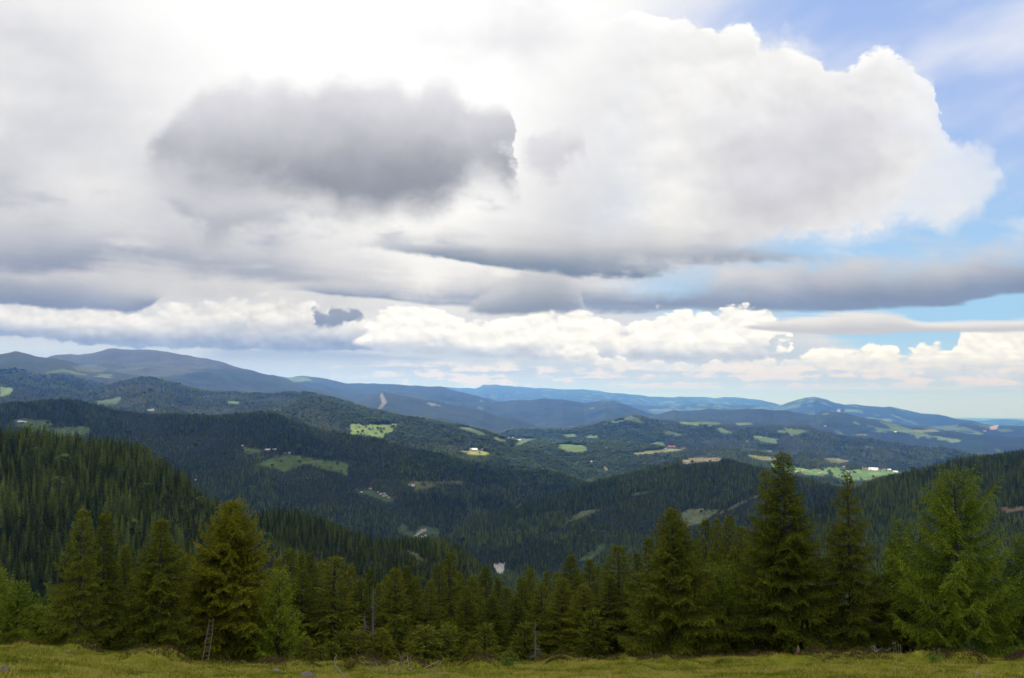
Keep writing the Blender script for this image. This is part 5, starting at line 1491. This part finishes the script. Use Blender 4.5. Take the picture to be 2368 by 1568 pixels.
# the fallen bare branch across the lower middle
def bp(x, y): return (1200 + x / 3.383, 2400 + y / 3.383)
STEMS = [([(700, 1075), (540, 970), (465, 880), (470, 790), (500, 745)], 1.0), ([(1230, 1085), (1120, 970), (1050, 890), (1000, 825)], 1.1), ([(1000, 1010), (960, 950), (890, 890), (830, 835)], .8),
         ([(1240, 1085), (1330, 960), (1400, 860), (1460, 800), (1530, 745)], 1.0), ([(1330, 690), (1355, 760), (1362, 850), (1390, 905), (1440, 945)], 1.2), ([(1385, 690), (1385, 760), (1366, 860)], .9),
         ([(1200, 825), (1300, 838), (1380, 862), (1440, 845), (1500, 812)], .9), ([(1640, 1085), (1760, 960), (1880, 885), (1925, 830), (1945, 790)], 1.2), ([(1690, 925), (1800, 865), (1870, 838), (1910, 815)], .9),
         ([(1440, 1075), (1580, 1035), (1615, 980), (1630, 855)], .9), ([(1100, 1075), (1160, 1010)], 1.3), ([(2015, 890), (1975, 985), (1900, 1040), (1800, 1080)], .8), ([(1935, 890), (1952, 950), (1940, 1010)], .7),
         ([(1710, 810), (1702, 890)], .6), ([(1455, 725), (1460, 835), (1470, 900)], .6), ([(1270, 830), (1262, 920), (1240, 1000)], .8), ([(1325, 825), (1310, 900), (1275, 970)], .8), ([(1580, 840), (1550, 905), (1500, 950)], .7),
         ([(690, 915), (710, 1000), (745, 1060)], .7), ([(495, 805), (478, 870)], .6), ([(510, 900), (550, 960)], .6), ([(620, 975), (625, 1010)], .5), ([(780, 1000), (790, 1075)], .6), ([(940, 1075), (955, 1020)], .5), ([(1040, 985), (985, 1060)], .6),
         ([(1770, 800), (1775, 900), (1790, 970)], .6), ([(1660, 1000), (1720, 1000), (1860, 990), (2000, 1000)], .8), ([(1440, 930), (1480, 1020), (1470, 1075)], .7), ([(1130, 930), (1180, 865), (1250, 845)], .6), ([(1200, 900), (1205, 1030)], .6), ([(1170, 930), (1175, 1000)], .5)]
g = np.random.default_rng(12)
ctr = np.array(spot(1560 * S2D, 2709 * S2D)); dist0 = math.hypot(ctr[0], ctr[1])
parts = []
for pts_, th in STEMS:
    q = np.array([bp(*p_) for p_ in pts_]) * S2D
    k = np.linspace(0, len(q) - 1, (len(q) - 1) * 4 + 1)
    qx, qy = np.interp(k, range(len(q)), q[:, 0]), np.interp(k, range(len(q)), q[:, 1])
    dep = dist0 + np.interp(k, [0, len(q) - 1], g.uniform(-.8, 1.0, 2)) + np.cumsum(g.normal(0, .04, len(k)))
    w3 = []
    for a_, b_, dd_ in zip(qx, qy, dep):
        u, v = ang(a_, b_); yy = dd_ * math.cos(math.atan(u)); w3.append((u * yy, yy, v * yy))
    w3 = np.array(w3); w3[1:-1] += g.normal(0, .012, w3[1:-1].shape)
    base_first = qy[0] > qy[-1]
    rad = np.linspace(.026, .009, len(k)) * th
    parts.append(tube(w3 - ctr, rad if base_first else rad[::-1], 5))
c, f = join(parts)
tag(link("fallen_branch", mesh_np("fallen_branch", c, f, [plain_mat("bare_branch", (.33, .275, .20), 0.85, 0.35, 7.0)], smooth=True), None, tuple(ctr)), "large bare bleached dead branch sprawling on the grass at the bottom middle", "dead branch")


def twigs(px, py, w, h, n, label, seed, mat, name="dead_twigs", flat=False, cat="dead branch"):
    g = np.random.default_rng(seed)
    p = spot(px * S2D, py * S2D, 40, 60); dist = math.hypot(p[0], p[1]); sc = S2D / FPX * dist
    parts = []
    for k in range(n):
        a = g.uniform(0, 6.28); rr = w * sc * .5 * g.uniform(.4, 1)
        b_ = np.array([g.normal(0, w * sc * .12), g.normal(0, .05), -.04])
        e_ = b_ + np.array([math.cos(a) * rr, math.sin(a) * rr * .5, h * sc * g.uniform(.35, 1) * (.5 if flat else 1)])
        mid = (b_ + e_) / 2 + g.normal(0, .06, 3)
        parts.append(tube([b_, mid, e_], [.022, .015, .006], 4))
        for q in range(2):
            dr = unit(e_ - b_ + g.normal(0, .25, 3)); parts.append(tube([mid, mid + dr * rr * .5], [.010, .004], 3))
    c, f = join(parts)
    tag(link(name, mesh_np(name, c, f, [mat]), None, p), label, cat)


mat_white = plain_mat("bleached_wood", (.42, .39, .36), 0.8, 0.25, 6.0)
twigs(1490, 2672, 46, 30, 16, "small grey twiggy dead bush on the rim left of the big dead branch", 3, mat_dead, "dead_bush", cat="dead bush")
twigs(3515, 2604, 90, 46, 8, "bleached broken limbs lying in the dark gap left of the huge larch", 4, mat_white, "broken_limbs", True)
twigs(305, 2622, 22, 22, 4, "few thin bleached twigs sticking up on the left rim", 5, mat_white, "dead_twigs")

# dried flower stalks along the rim
mat_stalk = plain_mat("dry_stalk", (.34, .29, .22), 0.85, 0.3, 5.0)
g = np.random.default_rng(15)


def stalk_mesh(seed):
    g = np.random.default_rng(seed)
    parts = [tube([(0, 0, -.06), (g.normal(0, .02), 0, .28), (g.normal(0, .03), 0, .55)], [.010, .008, .007], 5)]
    top_ = parts[0][0][-1]
    for k in range(5):
        a = k * 1.257; parts.append(tube([top_, top_ + np.array([math.cos(a) * .05, math.sin(a) * .05, .03 + .01 * k])], [.008, .014], 4))
    for zz in (.22, .38): parts.append(tube([(0, 0, zz), (g.choice([-1, 1]) * .07, 0, zz + .06)], [.006, .004], 3))
    c, f = join(parts)
    return mesh_np("dried_flower_stalk", c, f, [mat_stalk])


sm = [stalk_mesh(k) for k in range(3)]
for k, (px, h) in enumerate([(3526, 18), (3540, 30), (3549, 36), (3556, 28), (3562, 24), (3570, 30), (3608, 16), (3654, 18), (3680, 24), (3695, 26), (3709, 20), (3713, 24), (397, 24), (412, 20), (424, 22), (1364, 26), (1953, 14)]):
    d_ = 51.0 + g.uniform(-1, 1)
    p = at_px(px * S2D, d_)
    o = link("dried_flower_stalk", sm[k % 3], None, p)
    s_ = h * S2D / FPX * d_ / .55 + .1
    o.scale = (s_, s_, s_); o.rotation_euler = (g.normal(0, .08), g.normal(0, .08), g.uniform(0, 6.28))
    tag(o, "thin dried flower stalk with a pale seed head sticking up from the meadow rim", "stalk", "dried flower stalks on the meadow rim")


def plant(px, py, w, h, n, label, seed, mat, name="leafy_plant"):
    g = np.random.default_rng(seed)
    p = spot(px * S2D, py * S2D, 40, 58); dist = math.hypot(p[0], p[1]); sc = S2D / FPX * dist
    parts, tn = [], []
    c = np.stack([g.normal(0, w * sc * .24, n), g.normal(0, .25, n), np.abs(g.normal(0, 1, n)) * h * sc * .42], 1)
    t1 = unit(g.normal(0, 1, (n, 3)) + np.array([0, 0, .4])); t2 = unit(np.cross(t1, g.normal(0, 1, (n, 3)))); lf = g.uniform(.035, .075, n)[:, None]
    co = np.stack([c - t1 * lf, c + t2 * lf * .55, c + t1 * lf, c - t2 * lf * .55], 1).reshape(-1, 3)
    me = mesh_np(name, co, np.arange(n * 4).reshape(-1, 4), [mat])
    at = me.attributes.new("tint", 'FLOAT', 'POINT'); at.data.foreach_set("value", np.repeat(g.uniform(.2, 1, n), 4).astype(np.float32))
    tag(link(name, me, None, p), label, "plant")


mat_bright = leaf_mat("bright_leaves", ((.07, .13, .02), (.12, .20, .035), (.17, .26, .05)), .1, .3, .1)
mat_yel = leaf_mat("olive_leaves", ((.08, .07, .015), (.14, .12, .025), (.20, .17, .04)), .1, .3, .1)
plant(2030, 2664, 86, 30, 420, "bright green leafy plant on the rim left of the bare dead tree", 1, mat_bright)
plant(1402, 2668, 40, 34, 300, "small yellowish green bush on the rim above the dead branch's left twig", 2, mat_yel)
plant(3730, 2632, 50, 14, 200, "low yellow green leafy tuft beside heather under the huge larch", 3, mat_bright)
# ------------------------------------------------------------------ the air between: blue haze over the whole land
top = float(Z2[VIS].max()) + 60.0
bot = float(Z2.min()) - 30.0
hx, hy0, hy1 = 95000.0, -3000.0, 126000.0
c8 = np.array([(a, b_, c_) for c_ in (bot, top) for b_ in (hy0, hy1) for a in (-hx, hx)])
f6 = np.array([(0, 2, 3, 1), (4, 5, 7, 6), (0, 1, 5, 4), (2, 6, 7, 3), (0, 4, 6, 2), (1, 3, 7, 5)])
mat_haze = bpy.data.materials.new("haze"); mat_haze.use_nodes = True
t = mat_haze.node_tree; t.nodes.clear()
pv = t.nodes.new('ShaderNodeVolumePrincipled')
pv.inputs['Color'].default_value = (0.10, 0.33, 1.0, 1)
pv.inputs['Absorption Color'].default_value = (1, 1, 1, 1)
pv.inputs['Density'].default_value = 3.9e-5
pv.inputs['Anisotropy'].default_value = 0.6
out = t.nodes.new('ShaderNodeOutputMaterial'); t.links.new(pv.outputs[0], out.inputs['Volume'])
tag(link("haze", mesh_np("haze", c8, f6, [mat_haze])), kind="stuff")
